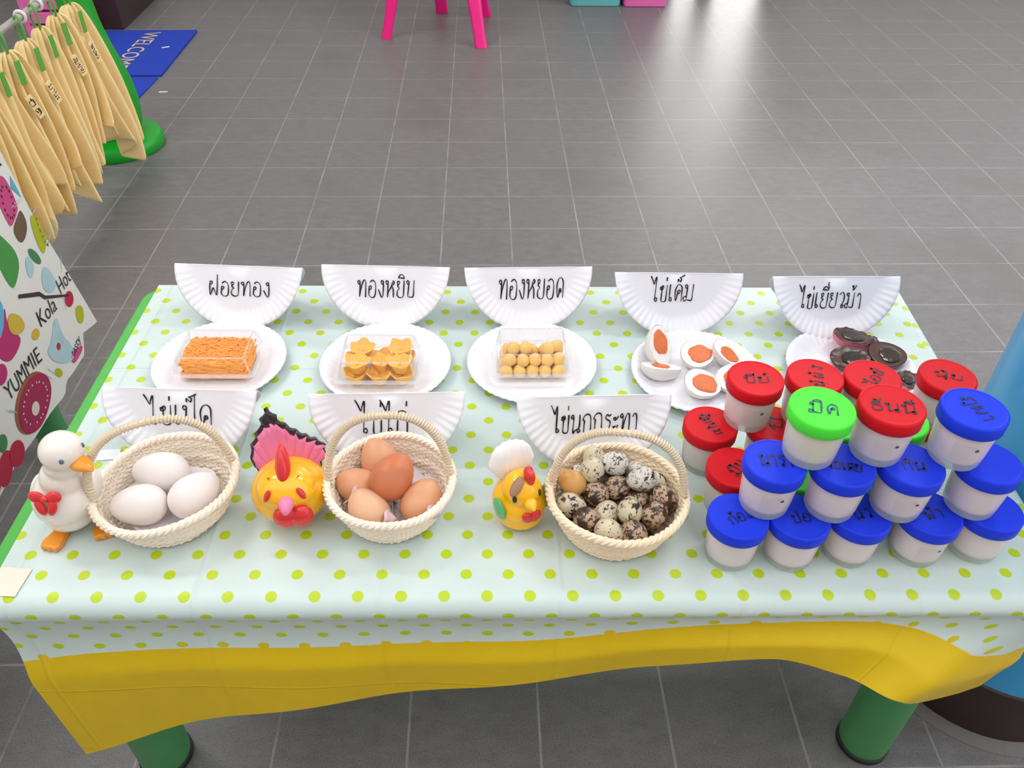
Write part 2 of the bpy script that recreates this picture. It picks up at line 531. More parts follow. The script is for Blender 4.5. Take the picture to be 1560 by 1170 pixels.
# handwritten Thai letters as pen strokes (x to the right, baseline 0, letter height 1)
def A(cx, cy, r, a0, a1, n=9):
    return [(cx + r * math.cos(math.radians(a0 + (a1 - a0) * k / n)), cy + r * math.sin(math.radians(a0 + (a1 - a0) * k / n))) for k in range(n + 1)]
def head(cx=.13, cy=.87):
    return A(cx, cy, .10, 0, 360)
GLY = {
 'อ': (.80, [A(.20, .58, .10, 180, -180) + [(.09, .40), (.10, .14), (.36, .0), (.64, .10), (.70, .50), (.64, .86), (.40, 1.0), (.14, .88)]]),
 'ย': (.80, [A(.17, .86, .10, 0, 340) + [(.10, .68), (.26, .54), (.10, .40), (.10, .12), (.36, 0), (.64, .08), (.68, .5), (.69, 1.0)]]),
 'ท': (.88, [head() + [(.24, .60), (.22, .02), (.34, .50), (.52, .92), (.66, 1.0), (.76, .84), (.77, 0)]]),
 'ง': (.64, [A(.40, .88, .10, 0, 360) + [(.52, .55), (.50, .12), (.38, 0), (.24, .18), (.06, .46)]]),
 'ห': (.92, [head() + [(.22, .55), (.21, .0), (.30, .34), (.52, .58), (.60, .80), (.70, .97), (.80, .86), (.70, .74), (.58, .68), (.72, .46), (.76, .0)]]),
 'บ': (.80, [head() + [(.20, .5), (.18, .06), (.42, .02), (.66, .06), (.68, .5), (.70, 1.0)]]),
 'ป': (.80, [head() + [(.20, .5), (.18, .06), (.42, .02), (.66, .06), (.68, .7), (.70, 1.5)]]),
 'ฝ': (.92, [A(.22, .86, .10, 180, -160) + [(.10, .70), (.10, .30), (.14, .02), (.28, .28), (.40, .50), (.54, .24), (.68, .02), (.74, .5), (.76, 1.42)]]),
 'ผ': (.92, [A(.22, .86, .10, 180, -160) + [(.10, .70), (.10, .30), (.14, .02), (.28, .28), (.40, .50), (.54, .24), (.68, .02), (.74, .5), (.76, 1.0)]]),
 'พ': (.92, [head() + [(.20, .4), (.26, .02), (.36, .35), (.44, .62), (.54, .30), (.64, .02), (.74, .5), (.78, 1.0)]]),
 'ด': (.80, [A(.40, .36, .10, 90, 430) + [(.30, .18), (.20, .02), (.12, .30), (.10, .66), (.24, .94), (.46, 1.0), (.66, .82), (.69, .4), (.69, 0)]]),
 'ค': (.80, [A(.42, .58, .10, 180, -180) + [(.30, .40), (.19, .02), (.11, .36), (.11, .70), (.26, .96), (.46, 1.0), (.66, .82), (.69, .4), (.69, 0)]]),
 'ข': (.72, [A(.14, .80, .09, 180, -150) + [(.26, .95), (.34, .82), (.22, .66), (.20, .3), (.22, .05), (.42, .0), (.60, .08), (.62, .5), (.63, 1.0)]]),
 'ไ': (.46, [[(-.30, 1.52), (-.12, 1.28), (.04, 1.02), (.10, 1.22), (.22, 1.46), (.22, .9), (.20, .14)] + A(.30, .12, .10, 180, 520)]),
 'ใ': (.46, [[(-.20, 1.40), (-.05, 1.52), (.08, 1.38), (-.02, 1.24), (.14, 1.20), (.22, .9), (.20, .14)] + A(.30, .12, .10, 180, 520)]),
 'เ': (.40, [[(.12, 1.0), (.11, .5), (.12, .12)] + A(.22, .11, .10, 180, 520)]),
 'ก': (.80, [[(.14, 0), (.14, .40), (.15, .62), (.03, .72), (.16, .92), (.40, 1.0), (.62, .90), (.68, .5), (.69, 0)]]),
 'น': (.86, [head() + [(.22, .5), (.20, .0), (.34, .10), (.52, .20)] + A(.66, .12, .10, 130, -200) + [(.72, .4), (.71, 1.0)]]),
 'ม': (.88, [head() + [(.22, .55), (.20, .20)] + A(.08, .14, .14, 20, 330) + [(.40, .06), (.68, .06), (.72, .5), (.73, 1.0)]]),
 'ร': (.58, [A(.34, .11, .10, 180, -160) + [(.44, .40), (.42, .62), (.20, .70), (.06, .82), (.18, .98), (.34, .90), (.52, 1.0)]]),
 'ธ': (.76, [[(.62, .98), (.40, .92), (.16, .98), (.08, .80), (.30, .68), (.58, .60), (.64, .30), (.58, .04), (.30, .0), (.14, .10), (.12, .5)]]),
 'ะ': (.50, [A(.14, .70, .08, 90, 430) + [(.28, .64), (.42, .84)], A(.14, .22, .08, 90, 430) + [(.28, .16), (.42, .36)]]),
 'า': (.52, [[(.03, .80), (.16, .98), (.32, .92), (.38, .6), (.38, 0)]]),
 'ว': (.62, [A(.40, .11, .10, 180, -160) + [(.51, .50), (.46, .88), (.28, 1.0), (.06, .84)]]),
 'จ': (.66, [A(.20, .42, .10, 0, 360) + [(.40, .20), (.46, .0), (.52, .5), (.46, .88), (.28, 1.0), (.06, .84)]]),
 'ต': (.80, [A(.40, .36, .10, 90, 430) + [(.30, .18), (.20, .02), (.12, .30), (.10, .66), (.24, .96), (.38, .84), (.52, 1.0), (.66, .82), (.69, .4), (.69, 0)]]),
 'ณ': (1.1, [head() + [(.22, .5), (.20, .1), (.40, .06), (.52, .5), (.60, .98), (.68, .5), (.70, .05)] + A(.80, .12, .10, 180, -160) + [(.96, .5), (.97, 1.0)]]),
 'ล': (.74, [A(.18, .16, .10, 90, 430) + [(.30, .45), (.48, .48), (.62, .3), (.64, .02), (.66, .6), (.56, .92), (.34, 1.0), (.10, .86)]]),
 'ส': (.78, [A(.18, .16, .10, 90, 430) + [(.30, .45), (.48, .48), (.62, .3), (.64, .02), (.66, .6), (.56, .92), (.34, 1.0), (.10, .86)], [(.55, .86), (.82, 1.14)]]),
 'ช': (.76, [A(.14, .80, .09, 180, -150) + [(.26, .95), (.34, .82), (.22, .66), (.20, .3), (.22, .05), (.42, .0), (.60, .08), (.62, .7), (.80, 1.06)]]),
 'ฟ': (.92, [head() + [(.20, .4), (.26, .02), (.36, .35), (.44, .62), (.54, .30), (.64, .02), (.74, .5), (.78, 1.45)]]),
 'ภ': (.82, [A(.10, .10, .09, 0, 360) + [(.20, .4), (.15, .62), (.03, .72), (.16, .92), (.40, 1.0), (.62, .90), (.68, .5), (.69, 0)]]),
 'ซ': (.76, [A(.14, .80, .09, 180, -150) + [(.26, .95), (.34, .82), (.22, .66), (.20, .3), (.22, .05), (.42, .0), (.60, .08), (.62, .7), (.80, 1.06)]]),
}
MARK = {
 '่': [[(.18, 1.44), (.17, 1.20)]],
 '้': [A(.02, 1.40, .06, 0, 330) + [(.10, 1.26), (.02, 1.17), (.20, 1.28), (.30, 1.50)]],
 'ิ': [[(-.30, 1.16), (-.18, 1.32), (.06, 1.36), (.24, 1.16), (-.04, 1.17), (-.30, 1.16)]],
 'ี': [[(-.30, 1.16), (-.18, 1.32), (.06, 1.36), (.24, 1.16), (-.04, 1.17), (-.30, 1.16)], [(.24, 1.16), (.25, 1.44)]],
 'ื': [[(-.30, 1.16), (-.18, 1.32), (.06, 1.36), (.24, 1.16), (-.30, 1.16)], [(.24, 1.16), (.25, 1.44)], [(.12, 1.26), (.12, 1.44)]],
 '็': [[(-.20, 1.18), (-.22, 1.36), (-.08, 1.26), (.02, 1.20), (.06, 1.38), (-.10, 1.44), (.12, 1.50), (.34, 1.60)]],
 'ั': [A(-.12, 1.24, .06, 90, 430) + [(.04, 1.16), (.18, 1.26), (.26, 1.46)]],
 'ุ': [A(.20, -.16, .05, 0, 360) + [(.26, -.38)]],
 'ู': [A(.06, -.16, .05, 0, 360) + [(.12, -.36), (.28, -.34), (.30, -.12)]],
 '์': [A(.10, 1.26, .06, 0, 360) + [(.02, 1.36), (.26, 1.54)]],
}
def put_hand(g, body, width, T, height=None, slant=.04, pen=.0011, lift=.0004, jitter=.02, seed=1):
    """body: text; width/height: size of the whole line in metres; pen: stroke half-width"""
    rr = random.Random(seed)
    x = 0.0
    strokes = []
    last = .4
    raised = 0
    for ch in body:
        dx, dy = rr.uniform(-jitter, jitter), rr.uniform(-jitter, jitter) * 2
        if ch in MARK:
            up = .26 if (ch in '่้์' and raised) else 0
            raised = 1 if ch in 'ิีืั็' else 0
            for st in MARK[ch]:
                strokes.append([(last + px, py + up + dy) for px, py in st])
        elif ch in GLY:
            w, sts = GLY[ch]
            for st in sts:
                strokes.append([(x + px + dx, py + dy) for px, py in st])
            last = x + w * .55
            x += w + .10
            raised = 0
        else:
            x += .4
    xs = [p[0] for st in strokes for p in st]
    ys = [p[1] for st in strokes for p in st]
    k = width / (max(xs) - min(xs))
    ky = height / (max(ys) - min(ys)) if height else k
    cx, cy = (max(xs) + min(xs)) / 2, (max(ys) + min(ys)) / 2
    for st in strokes:
        pts = [((px - cx) * k + slant * (py - cy) * ky, (py - cy) * ky) for px, py in st]
        fine = []
        n = len(pts)
        for i in range(n - 1):
            p0, p1, p2, p3 = pts[max(i - 1, 0)], pts[i], pts[i + 1], pts[min(i + 2, n - 1)]
            for q in range(4):
                t = q / 4
                fine.append(tuple(.5 * (2 * p1[c] + (p2[c] - p0[c]) * t + (2 * p0[c] - 5 * p1[c] + 4 * p2[c] - p3[c]) * t * t + (3 * p1[c] - p0[c] - 3 * p2[c] + p3[c]) * t ** 3) for c in (0, 1)))
        fine.append(pts[-1])
        a, b = [], []
        m = len(fine)
        for i, p in enumerate(fine):
            q0, q1 = fine[max(i - 1, 0)], fine[min(i + 1, m - 1)]
            tx, ty = q1[0] - q0[0], q1[1] - q0[1]
            L = math.hypot(tx, ty) or 1
            w = pen * (.9 + .25 * math.sin(i * .5 + seed))
            a.append((p[0] - ty / L * w, p[1] + tx / L * w, lift))
            b.append((p[0] + ty / L * w, p[1] - tx / L * w, lift))
        g.grid([a, b], T=T)

# ------------------------------------------------------------------ the room
def plane_struct(name, pts, m, thick=None):
    g = G()
    g.poly(pts)
    return structure(g.build(name, m, smooth=False))
g = G()
g.box((0, 2.5, -.05), (4.4, 5.5, .05))
structure(g.build('floor', M['floor'], smooth=False))
BY = 4.75
g = G()
g.box((-1.43, BY + .06, 1.45), (2.43, .06, 1.45))
g.box((1.63, BY + .06, 1.45), (.05, .06, 1.45))
g.box((2.78, BY + .06, .45), (1.12, .06, .45))
g.box((2.78, BY + .06, 2.8), (1.12, .06, .1))
g.box((3.95, BY + .06, 1.45), (.05, .06, 1.45))
g.box((1.29, BY + .06, 2.55), (.29, .06, .35))
structure(g.build('wall_back', M['wall'], smooth=False))
g = G()
g.box((-3.66, 2.4, 1.45), (.06, 2.47, 1.45))
structure(g.build('wall_left', M['wall'], smooth=False))
g = G()
g.box((0, 3.0, 2.95), (4.1, 2.0, .05))
structure(g.build('ceiling', M['ceiling'], smooth=False))
g = G()
g.box((-1.43, BY - .008, .05), (2.43, .008, .05))
structure(g.build('baseboard_back', M['dark_trim'], smooth=False, bevel=.003))
g = G()
g.box((1.0, BY + .04, 1.1), (.03, .07, 1.1))
g.box((1.215, BY + .04, 1.1), (.042, .03, 1.1))
g.box((1.56, BY + .04, 1.1), (.025, .07, 1.1))
g.box((1.29, BY + .04, 2.18), (.28, .07, .03))
structure(g.build('door_1', M['frame'], smooth=False, bevel=.004))
g = G()
for x in (1.68, 2.40, 3.12, 3.88):
    g.box((x, BY + .05, 1.8), (.02, .05, .9))
for z in (.92, 2.68):
    g.box((2.78, BY + .05, z), (1.12, .06, .02))
structure(g.build('window_1', M['frame'], smooth=False, bevel=.004))
g = G()
g.box((-.3, -1.26, 1.45), (3.4, .06, 1.45))
structure(g.build('wall_front_blocker', M['wall'], smooth=False))  # unseen wall, added behind the camera to cut light on the table's front
# ceiling lights
for i, (x, y) in enumerate(((-1.5, 1.5), (1.5, 1.5), (-1.5, 3.2), (1.5, 3.2))):
    t = thing('ceiling_light', 'white fluorescent ceiling light above the hall floor, out of the photo', 'ceiling light', (x, y, 2.9), group='ceiling lights')
    g = G(); g.box((0, 0, -.02), (.62, .17, .02))
    g.build('housing', M['ceiling'], t, smooth=False)
    ld = bpy.data.lights.new('fluorescent_tube', 'AREA')
    ld.shape = 'RECTANGLE'; ld.size = 1.2; ld.size_y = .3
    ld.energy = LAMP_POWER
    ld.color = (.99, .985, 1)
    lo = bpy.data.objects.new('fluorescent_tube', ld)
    COL.objects.link(lo)
    lo.parent = t
    lo.location = (0, 0, -.05)

# square pillar with brown skirting, far left
g = G()
g.box((-1.79, 4.19, 1.45), (.155, .235, 1.45))
o = structure(g.build('wall_pillar', M['wall'], smooth=False))
g = G(); g.box((-1.79, 4.19, .075), (.167, .247, .075))
g.build('skirting', M['dark_trim'], o, smooth=False, bevel=.004)

# round blue pillar on the right
t = thing('round_pillar', 'round sky-blue pillar with a dark brown painted foot beside the table', 'pillar', (.822, .748, 0))
structure(t)
g = G(); g.lathe([(.163, .115), (.163, 2.9)], 64)
g.build('shaft', M['pillar_blue'], t)
g = G(); g.lathe([(.166, 0), (.166, .112), (.163, .115)], 64)
g.build('painted_foot', M['pillar_brown'], t)
g = G()
g.lathe([(.165, .0012), (.190, .0008)], 72, wob=lambda r, z, a: (r + (.010 * math.sin(5 * a) + .006 * math.sin(13 * a + 1) - .012 if r > .19 else 0), z))
g.build('cement_smear', M['halo'], t)

# ------------------------------------------------------------------ display table
TA = -.0157
TC = Vector((.045, .82, 0))
def tw(lx, ly, z=0):
    c, s = math.cos(TA), math.sin(TA)
    return Vector((TC.x + lx * c - ly * s, TC.y + lx * s + ly * c, z))
HT = .48
table = thing('kids_table', 'low green kindergarten table with round legs under the polka-dot cloth', 'table', TC, (0, 0, TA))
def rrect(x0, x1, y0, y1, r, n=6):
    pts = []
    for cx, cy, a0 in ((x1 - r, y0 + r, -90), (x1 - r, y1 - r, 0), (x0 + r, y1 - r, 90), (x0 + r, y0 + r, 180)):
        for k in range(n + 1):
            a = math.radians(a0 + 90 * k / n)
            pts.append((cx + r * math.cos(a), cy + r * math.sin(a)))
    return pts
g = G(); g.prism(rrect(-.588, .588, -.286, .290, .03), HT - .033, HT - .001)
g.build('tabletop', M['table_green'], table, smooth=False, bevel=.004)
for sx, sy in ((-.518, -.236), (.528, -.222), (-.518, .235), (.528, .235)):
    g = G(); g.lathe([(.035, .012), (.036, .02), (.037, HT - .034)], 36, T=Matrix.Translation((sx, sy, 0)))
    lg = g.build('leg', M['leg_green'], table)
    g = G(); g.lathe([(0, 0), (.036, 0), (.038, .003), (.038, .011), (.035, .013)], 36, T=Matrix.Translation((sx, sy, 0)))
    g.build('foot_cap', M['black'], lg)

# tablecloth: flat top, rounded lip, hanging front, corner fold and right side
def interp(keys, x):
    if x <= keys[0][0]:
        return Vector(keys[0][1])
    for (a, p), (b, q) in zip(keys, keys[1:]):
        if x <= b:
            t = (x - a) / (b - a)
            return Vector(p).lerp(Vector(q), t)
    return Vector(keys[-1][1])
def smooth_interp(keys, x):
    """Catmull-Rom through the keys"""
    n = len(keys)
    if x <= keys[0][0]:
        return Vector(keys[0][1])
    if x >= keys[-1][0]:
        return Vector(keys[-1][1])
    for i in range(n - 1):
        if x <= keys[i + 1][0]:
            break
    x1, x2 = keys[i][0], keys[i + 1][0]
    p1, p2 = Vector(keys[i][1]), Vector(keys[i + 1][1])
    p0, x0 = (Vector(keys[i - 1][1]), keys[i - 1][0]) if i > 0 else (p1, x1 - 1)
    p3, x3 = (Vector(keys[i + 2][1]), keys[i + 2][0]) if i < n - 2 else (p2, x2 + 1)
    m1 = (p2 - p0) / (x2 - x0) * (x2 - x1) if i > 0 else (p2 - p1)
    m2 = (p3 - p1) / (x3 - x1) * (x2 - x1) if i < n - 2 else (p2 - p1)
    t = (x - x1) / (x2 - x1)
    return (2 * t ** 3 - 3 * t ** 2 + 1) * p1 + (t ** 3 - 2 * t ** 2 + t) * m1 + (-2 * t ** 3 + 3 * t ** 2) * p2 + (t ** 3 - t ** 2) * m2
ZC = HT + .0012
LX0, LX1, LYF, LYB = -.5705, .592, -.2905, .2965
bm = bmesh.new()
uvs = bm.loops.layers.uv.new('sheet')
uvb = bm.loops.layers.uv.new('band')
def put_grid(rows):
    """rows of (position, (u, v), (hang, band))"""
    vr = [[bm.verts.new(c[0]) for c in r] for r in rows]
    for i in range(len(rows) - 1):
        for j in range(len(rows[0]) - 1):
            idx = ((i, j), (i, j + 1), (i + 1, j + 1), (i + 1, j))
            try:
                f = bm.faces.new([vr[a][b] for a, b in idx])
            except ValueError:
                continue
            f.smooth = True
            for lp, (a, b) in zip(f.loops, idx):
                lp[uvs].uv = rows[a][b][1]
                lp[uvb].uv = rows[a][b][2]
    return vr
nx, ny = 110, 56
def right_x(ly):
    return LX1 + .022 * max(0, (ly - LYF) / (LYB - LYF)) ** 1.2
def wr(lx, ly):
    e = min(1, min(lx - LX0, LX1 - lx, ly - LYF, LYB - ly) / .03)
    return max(0, e) * (.0006 + .0006 * math.sin(7 * lx + 3 * ly) * math.sin(11 * ly - 2 * lx)) * .5
rows = []
for i in range(ny + 1):
    ly = LYB + (LYF - LYB) * i / ny
    r = []
    for j in range(nx + 1):
        lx = LX0 + (right_x(ly) - LX0) * j / nx
        p = tw(lx, ly, ZC + wr(lx, ly))
        r.append((p, (lx, ly), (-1, -1)))
    rows.append(r)
put_grid(rows)
# perimeter columns: front (left to right), corner, right side (front to back)
FL = LX1 - LX0
SL = LYB - LYF
CR = .03
cols = []
for j in range(nx + 1):
    cols.append((FL * j / nx, tw(LX0 + FL * j / nx, LYF), Vector((0, -1, 0))))
for k in range(1, 13):
    a = k / 13 * PI / 2
    cols.append((FL + CR * k / 13, tw(LX1, LYF), Vector((math.sin(a), -math.cos(a), 0))))
for j in range(ny + 1):
    ly = LYF + SL * j / ny
    cols.append((FL + CR + SL * j / ny, tw(right_x(ly), ly), Vector((1, 0, 0))))
X0 = tw(LX0, LYF).x
hem_keys = [(0, (-.526, .529, .146)), (-.34 - X0, (-.34, .527, .227)), (-.15 - X0, (-.15, .523, .275)), (.03 - X0, (.03, .520, .313)), (.2 - X0, (.2, .517, .344)),
            (.327 - X0, (.327, .511, .374)), (.42 - X0, (.405, .494, .357)), (FL - .035, (.472, .472, .343)),
            (FL + .004, (.520, .492, .300)), (FL + .016, (.600, .524, .262)), (FL + CR + .01, (.646, .546, .252)), (FL + CR + .07, (.650, .60, .30)),
            (FL + CR + .2, (.650, .72, .31)), (FL + CR + SL, (.672, 1.11, .31))]
band_keys = [(0, (.116, 0, 0)), (.09, (.100, 0, 0)), (.03 - X0, (.083, 0, 0)), (.311 - X0, (.050, 0, 0)), (.433 - X0, (.048, 0, 0)), (FL - .05, (.082, 0, 0)), (FL + .02, (.11, 0, 0)), (FL + CR + .05, (.13, 0, 0)), (FL + CR + .2, (.12, 0, 0)), (FL + CR + SL, (.12, 0, 0))]
LIP = .019
NT = 26
hrows = []
for it in range(NT + 6):
    r = []
    for s, top, od in cols:
        hem = smooth_interp(hem_keys, s)
        bd = smooth_interp(band_keys, s).x + LIP * (PI / 2 - 1)
        hang = (top.z + ZC - LIP) - hem.z
        if it <= 5:
            a = it / 5 * PI / 2
            p = Vector((top.x, top.y, ZC)) + od * LIP * math.sin(a) + Vector((0, 0, -LIP * (1 - math.cos(a))))
            dd = LIP * a
        else:
            t = (it - 5) / NT
            p0 = Vector((top.x, top.y, ZC - LIP)) + od * LIP
            p = p0.lerp(hem, t)
            # cloth starts down vertically before it leans to the hem
            lean = t * t * (1.6 - .6 * t)
            p.x = p0.x + (hem.x - p0.x) * lean
            p.y = p0.y + (hem.y - p0.y) * lean
            p -= od * (.012 * math.sin(min(1, t * hang / max(bd, .03)) * PI))
            ripple = .0035 * math.sin(s * 23 + 1.2 * t) * t
            p += od * ripple
            dd = LIP * PI / 2 + t * hang
        u = LX0 + s
        v = LYF - dd * (1 + .42 * min(1, max(0, dd - .02) / .03))
        r.append((p, (u, v), (dd - .0, dd - bd)))
    hrows.append(r)
put_grid(hrows)
bmesh.ops.remove_doubles(bm, verts=bm.verts, dist=1e-5)
bmesh.ops.recalc_face_normals(bm, faces=bm.faces)
me = bpy.data.meshes.new('tablecloth')
bm.to_mesh(me)
bm.free()
me.materials.append(M['cloth'])
cl = bpy.data.objects.new('tablecloth', me)
COL.objects.link(cl)
tag(cl, 'pale mint tablecloth with lime polka dots and a yellow hem, draped over the green table', 'tablecloth')

g = G()
for k in range(1):
    rows = []
    for i in range(9):
        rows.append([(-.0185 + .035 * i / 8 + .0008 * math.sin(i * 2.1), -.018 + .036 * j / 2, .0004 + .0003 * math.sin(i)) for j in range(3)])
    g.grid(rows)
tag(g.build('masking_tape', M['tape'], loc=(-.511, .552, ZC + .0006), rot=(0, 0, -.1), weld=False), 'short strip of beige masking tape at the left front edge of the polka-dot cloth', 'tape')

g = G(); g.box((0, 0, .0006), (.013, .009, .0004)); g.box((.016, -.003, .0008), (.003, .005, .0005))
tag(g.build('paper_scrap', M['paper'], loc=(-.470, .742, ZC + .0006), rot=(0, 0, .1), smooth=False), 'small white paper scrap on the polka-dot cloth, between the duck and the left sign', 'paper')
# ------------------------------------------------------------------ paper plates
def plate_profile(r, a, R=.092, depth=.013):
    """height of a fluted paper plate at radius r"""
    r0 = .062
    if r < r0:
        return 0.0
    t = (r - r0) / (R - r0)
    h = depth * (t * t * (3 - 2 * t)) if t < .86 else depth * (1 - .10 * ((t - .86) / .14) ** 2)
    return h + .0007 * min(1, t * 1.6) * math.sin(56 * a)
RAD = [0, .02, .04, .055, .062, .066, .070, .075, .080, .085, .089, .092]
def plate_rows(a0, a1, n):
    rows = []
    for r in RAD:
        rows.append([(r * math.cos(a0 + (a1 - a0) * k / n), r * math.sin(a0 + (a1 - a0) * k / n), plate_profile(r, a0 + (a1 - a0) * k / n)) for k in range(n + 1)])
    return rows
PT = .0016
def full_plate(name, label, x, y, rz):
    g = G()
    rows = plate_rows(0, 2 * PI, 336)
    g.grid(rows)
    o = g.build(name, M['paper'], loc=(x, y, ZC + .0022), rot=(0, 0, rz), angle=60)
    m = o.modifiers.new('thickness', 'SOLIDIFY'); m.thickness = .0009; m.offset = -1
    return tag(o, label, 'plate', 'round paper plates')
full_plate('paper_plate', 'round white paper plate under the box of orange egg threads', -.372, .916, 0)
full_plate('paper_plate', 'round white paper plate under the box of flower-shaped golden sweets', -.1395, .909, .4)
full_plate('paper_plate', 'round white paper plate under the box of round golden drops', .0665, .909, 1.1)
full_plate('paper_plate', 'round white paper plate holding the cut salted eggs', .297, .886, 2.0)
full_plate('paper_plate', 'round white paper plate holding the dark century eggs', .519, .888, 2.6)

def sign(text, x, y, rz, width, height, tx, ty, label, ink='ink', tilt=25, slant=0.05):
    """a paper plate folded across the middle and stood up like a tent; y is the fold line"""
    ti = math.radians(tilt)
    R = .0945
    k = R / .092
    hz = R * math.cos(ti)
    t = thing('folded_plate_sign', label, 'sign', (x, y, ZC + .0008), (0, 0, rz), 'folded paper plate signs')
    for side, nm in ((1, 'front_half'), (-1, 'back_half')):
        g = G()
        rows = plate_rows(PI, 2 * PI, 180)
        # the pressed rim is flattened where the plate is folded
        rows = [[(px, py, pz * min(1, max(0, -py) / .035) ** .7 * .75) for px, py, pz in r] for r in rows]
        # local plate plane (X, Y<0 down, Z towards viewer) -> tent face
        T = Matrix.Translation((0, 0, hz)) @ Matrix.Rotation(0 if side == 1 else PI, 4, 'Z') @ Matrix.Rotation(PI / 2 - ti, 4, 'X') @ Matrix.Scale(k, 4)
        g.grid(rows, T=T)
        o = g.build(nm, M['paper'], t, angle=60)
        m = o.modifiers.new('thickness', 'SOLIDIFY'); m.thickness = .0009; m.offset = -1
        if side == 1:
            g = G()
            T2 = Matrix.Translation((0, 0, hz)) @ Matrix.Rotation(PI / 2 - ti, 4, 'X') @ Matrix.Translation((tx, -ty, .0006))
            put_hand(g, text, width, T2, height, slant, pen=.00095, seed=len(text))
            w = g.build('lettering', M[ink], o, smooth=False, weld=False)
    return t
TOPS = dict(a=(-.360, 1.045, -.075), b=(-.145, 1.043, -.05), c=(.0655, 1.038, .012), d=(.2865, 1.021, -.028), e=(.5175, 1.010, -.008),
            f=(-.370, .768, -.055), g=(-.119, .757, .012), h=(.132, .749, .02))
sign('ฝอยทอง', *TOPS['a'], .088, .032, .000, .030, 'folded white plate sign behind the box of orange egg threads, leftmost in the back row')
sign('ทองหยิบ', *TOPS['b'], .083, .035, .000, .030, 'folded white plate sign behind the box of flower-shaped golden sweets')
sign('ทองหยอด', *TOPS['c'], .095, .032, .004, .032, 'folded white plate sign behind the box of round golden drops')
sign('ไข่เค็ม', *TOPS['d'], .064, .040, -.010, .023, 'folded white plate sign behind the cut salted eggs')
sign('ไข่เยี่ยวม้า', *TOPS['e'], .094, .040, -.008, .028, 'folded white plate sign behind the dark century eggs, rightmost in the back row')
sign('ไข่เป็ด', *TOPS['f'], .082, .040, -.004, .026, 'folded white plate sign behind the basket of white duck eggs')
sign('ไข่ไก่', *TOPS['g'], .064, .044, -.008, .030, 'folded white plate sign behind the basket of brown hen eggs')
sign('ไข่นกกระทา', *TOPS['h'], .106, .036, .000, .029, 'folded white plate sign behind the basket of speckled quail eggs')

# ------------------------------------------------------------------ boxed sweets
ZP = ZC + .0032          # top of a plate's flat middle
def clear_box(label, x, y, rz, w, d, h, hb=.016):
    t = thing('clear_sweet_box', label, 'plastic box', (x, y, ZP), (0, 0, rz), 'clear sweet boxes')
    def shell(z0, z1, s0, s1, rim, cap_top):
        g = G()
        lv = [(z0, s0, 0), (z0 + (z1 - z0) * .08, s0 + (s1 - s0) * .25, 0), (z1 - (z1 - z0) * .08, s1 * .75 + s0 * .25, 0), (z1, s1, 0)]
        rows = []
        for z, s, _ in lv:
            rows.append([(px * s, py * s, z) for px, py in rrect(-w / 2, w / 2, -d / 2, d / 2, .008, 4)])
        g.grid(rows, closed_u=True)
        cap = rows[-1] if cap_top else rows[0]
        g.poly(cap if cap_top else cap[::-1])
        return g
    b = shell(.0, hb, .90, 1.0, .003, False).build('tray', M['clear'], t)
    l = shell(hb + .001, h, 1.0, .88, .003, True).build('lid', M['clear'], t)
    g = G()
    ro = rrect(-w / 2 - .007, w / 2 + .007, -d / 2 - .007, d / 2 + .007, .010, 4)
    ri = rrect(-w / 2, w / 2, -d / 2, d / 2, .008, 4)
    g.grid([[(px, py, hb) for px, py in ro], [(px, py, hb) for px, py in ri], [(px, py, hb + .0014) for px, py in ri], [(px, py, hb + .0014) for px, py in ro]], closed_u=True, closed_v=True)
    g.build('rim', M['clear_rim'], t)
    # pressed ribs of the lid
    g = G()
    for sx in (-1, 1):
        for sy in (-1, 1):
            g.tube([(sx * w * .495, sy * d * .49, hb + .002), (sx * w * .445, sy * d * .44, h - .002)], .0012, 6)
    for sy in (-1, 1):
        g.tube([(-w * .43, sy * d * .43, h), (w * .43, sy * d * .43, h)], .0012, 6)
    for sx in (-1, 1):
        g.tube([(sx * w * .43, -d * .43, h), (sx * w * .43, d * .43, h)], .0012, 6)
    g.build('lid_ribs', M['clear_rim'], l)
    return t
clear_box('clear plastic box filled with orange egg threads, on the leftmost plate', -.370, .912, -.02, .104, .074, .041)
clear_box('clear plastic box holding flower-shaped golden sweets', -.146, .895, -.02, .106, .073, .044)
clear_box('clear plastic box holding round golden drops', .066, .905, .0, .100, .070, .047)

# egg threads: a block of many fine strands
def hw(a, b, s):
    return math.sin(a * 12.9898 + b * 78.233 + s * 37.719) * .5 + .5
g = G()
W2, D2, H2 = .0455, .0315, .031
g.prism(rrect(-W2 + .002, W2 - .002, -D2 + .002, D2 - .002, .006, 3), .002, H2 - .003)
r5 = random.Random(5)
for k in range(330):
    cx, cy = r5.uniform(-W2 + .006, W2 - .006), r5.uniform(-D2 + .003, D2 - .003)
    an, ln, cv = r5.gauss(0, .6), r5.uniform(.006, .016), r5.uniform(-30, 30)
    pts = []
    for i in range(7):
        q = (i / 6 - .5) * ln
        x, y = cx + q * math.cos(an) - cv * q * q * math.sin(an), cy + q * math.sin(an) + cv * q * q * math.cos(an)
        pts.append((max(-W2, min(W2, x)), max(-D2, min(D2, y)), H2 - .003 + .0014 * math.sin(k + i * .8) + (k % 3) * .0008))
    g.tube(pts, .0009, 5)
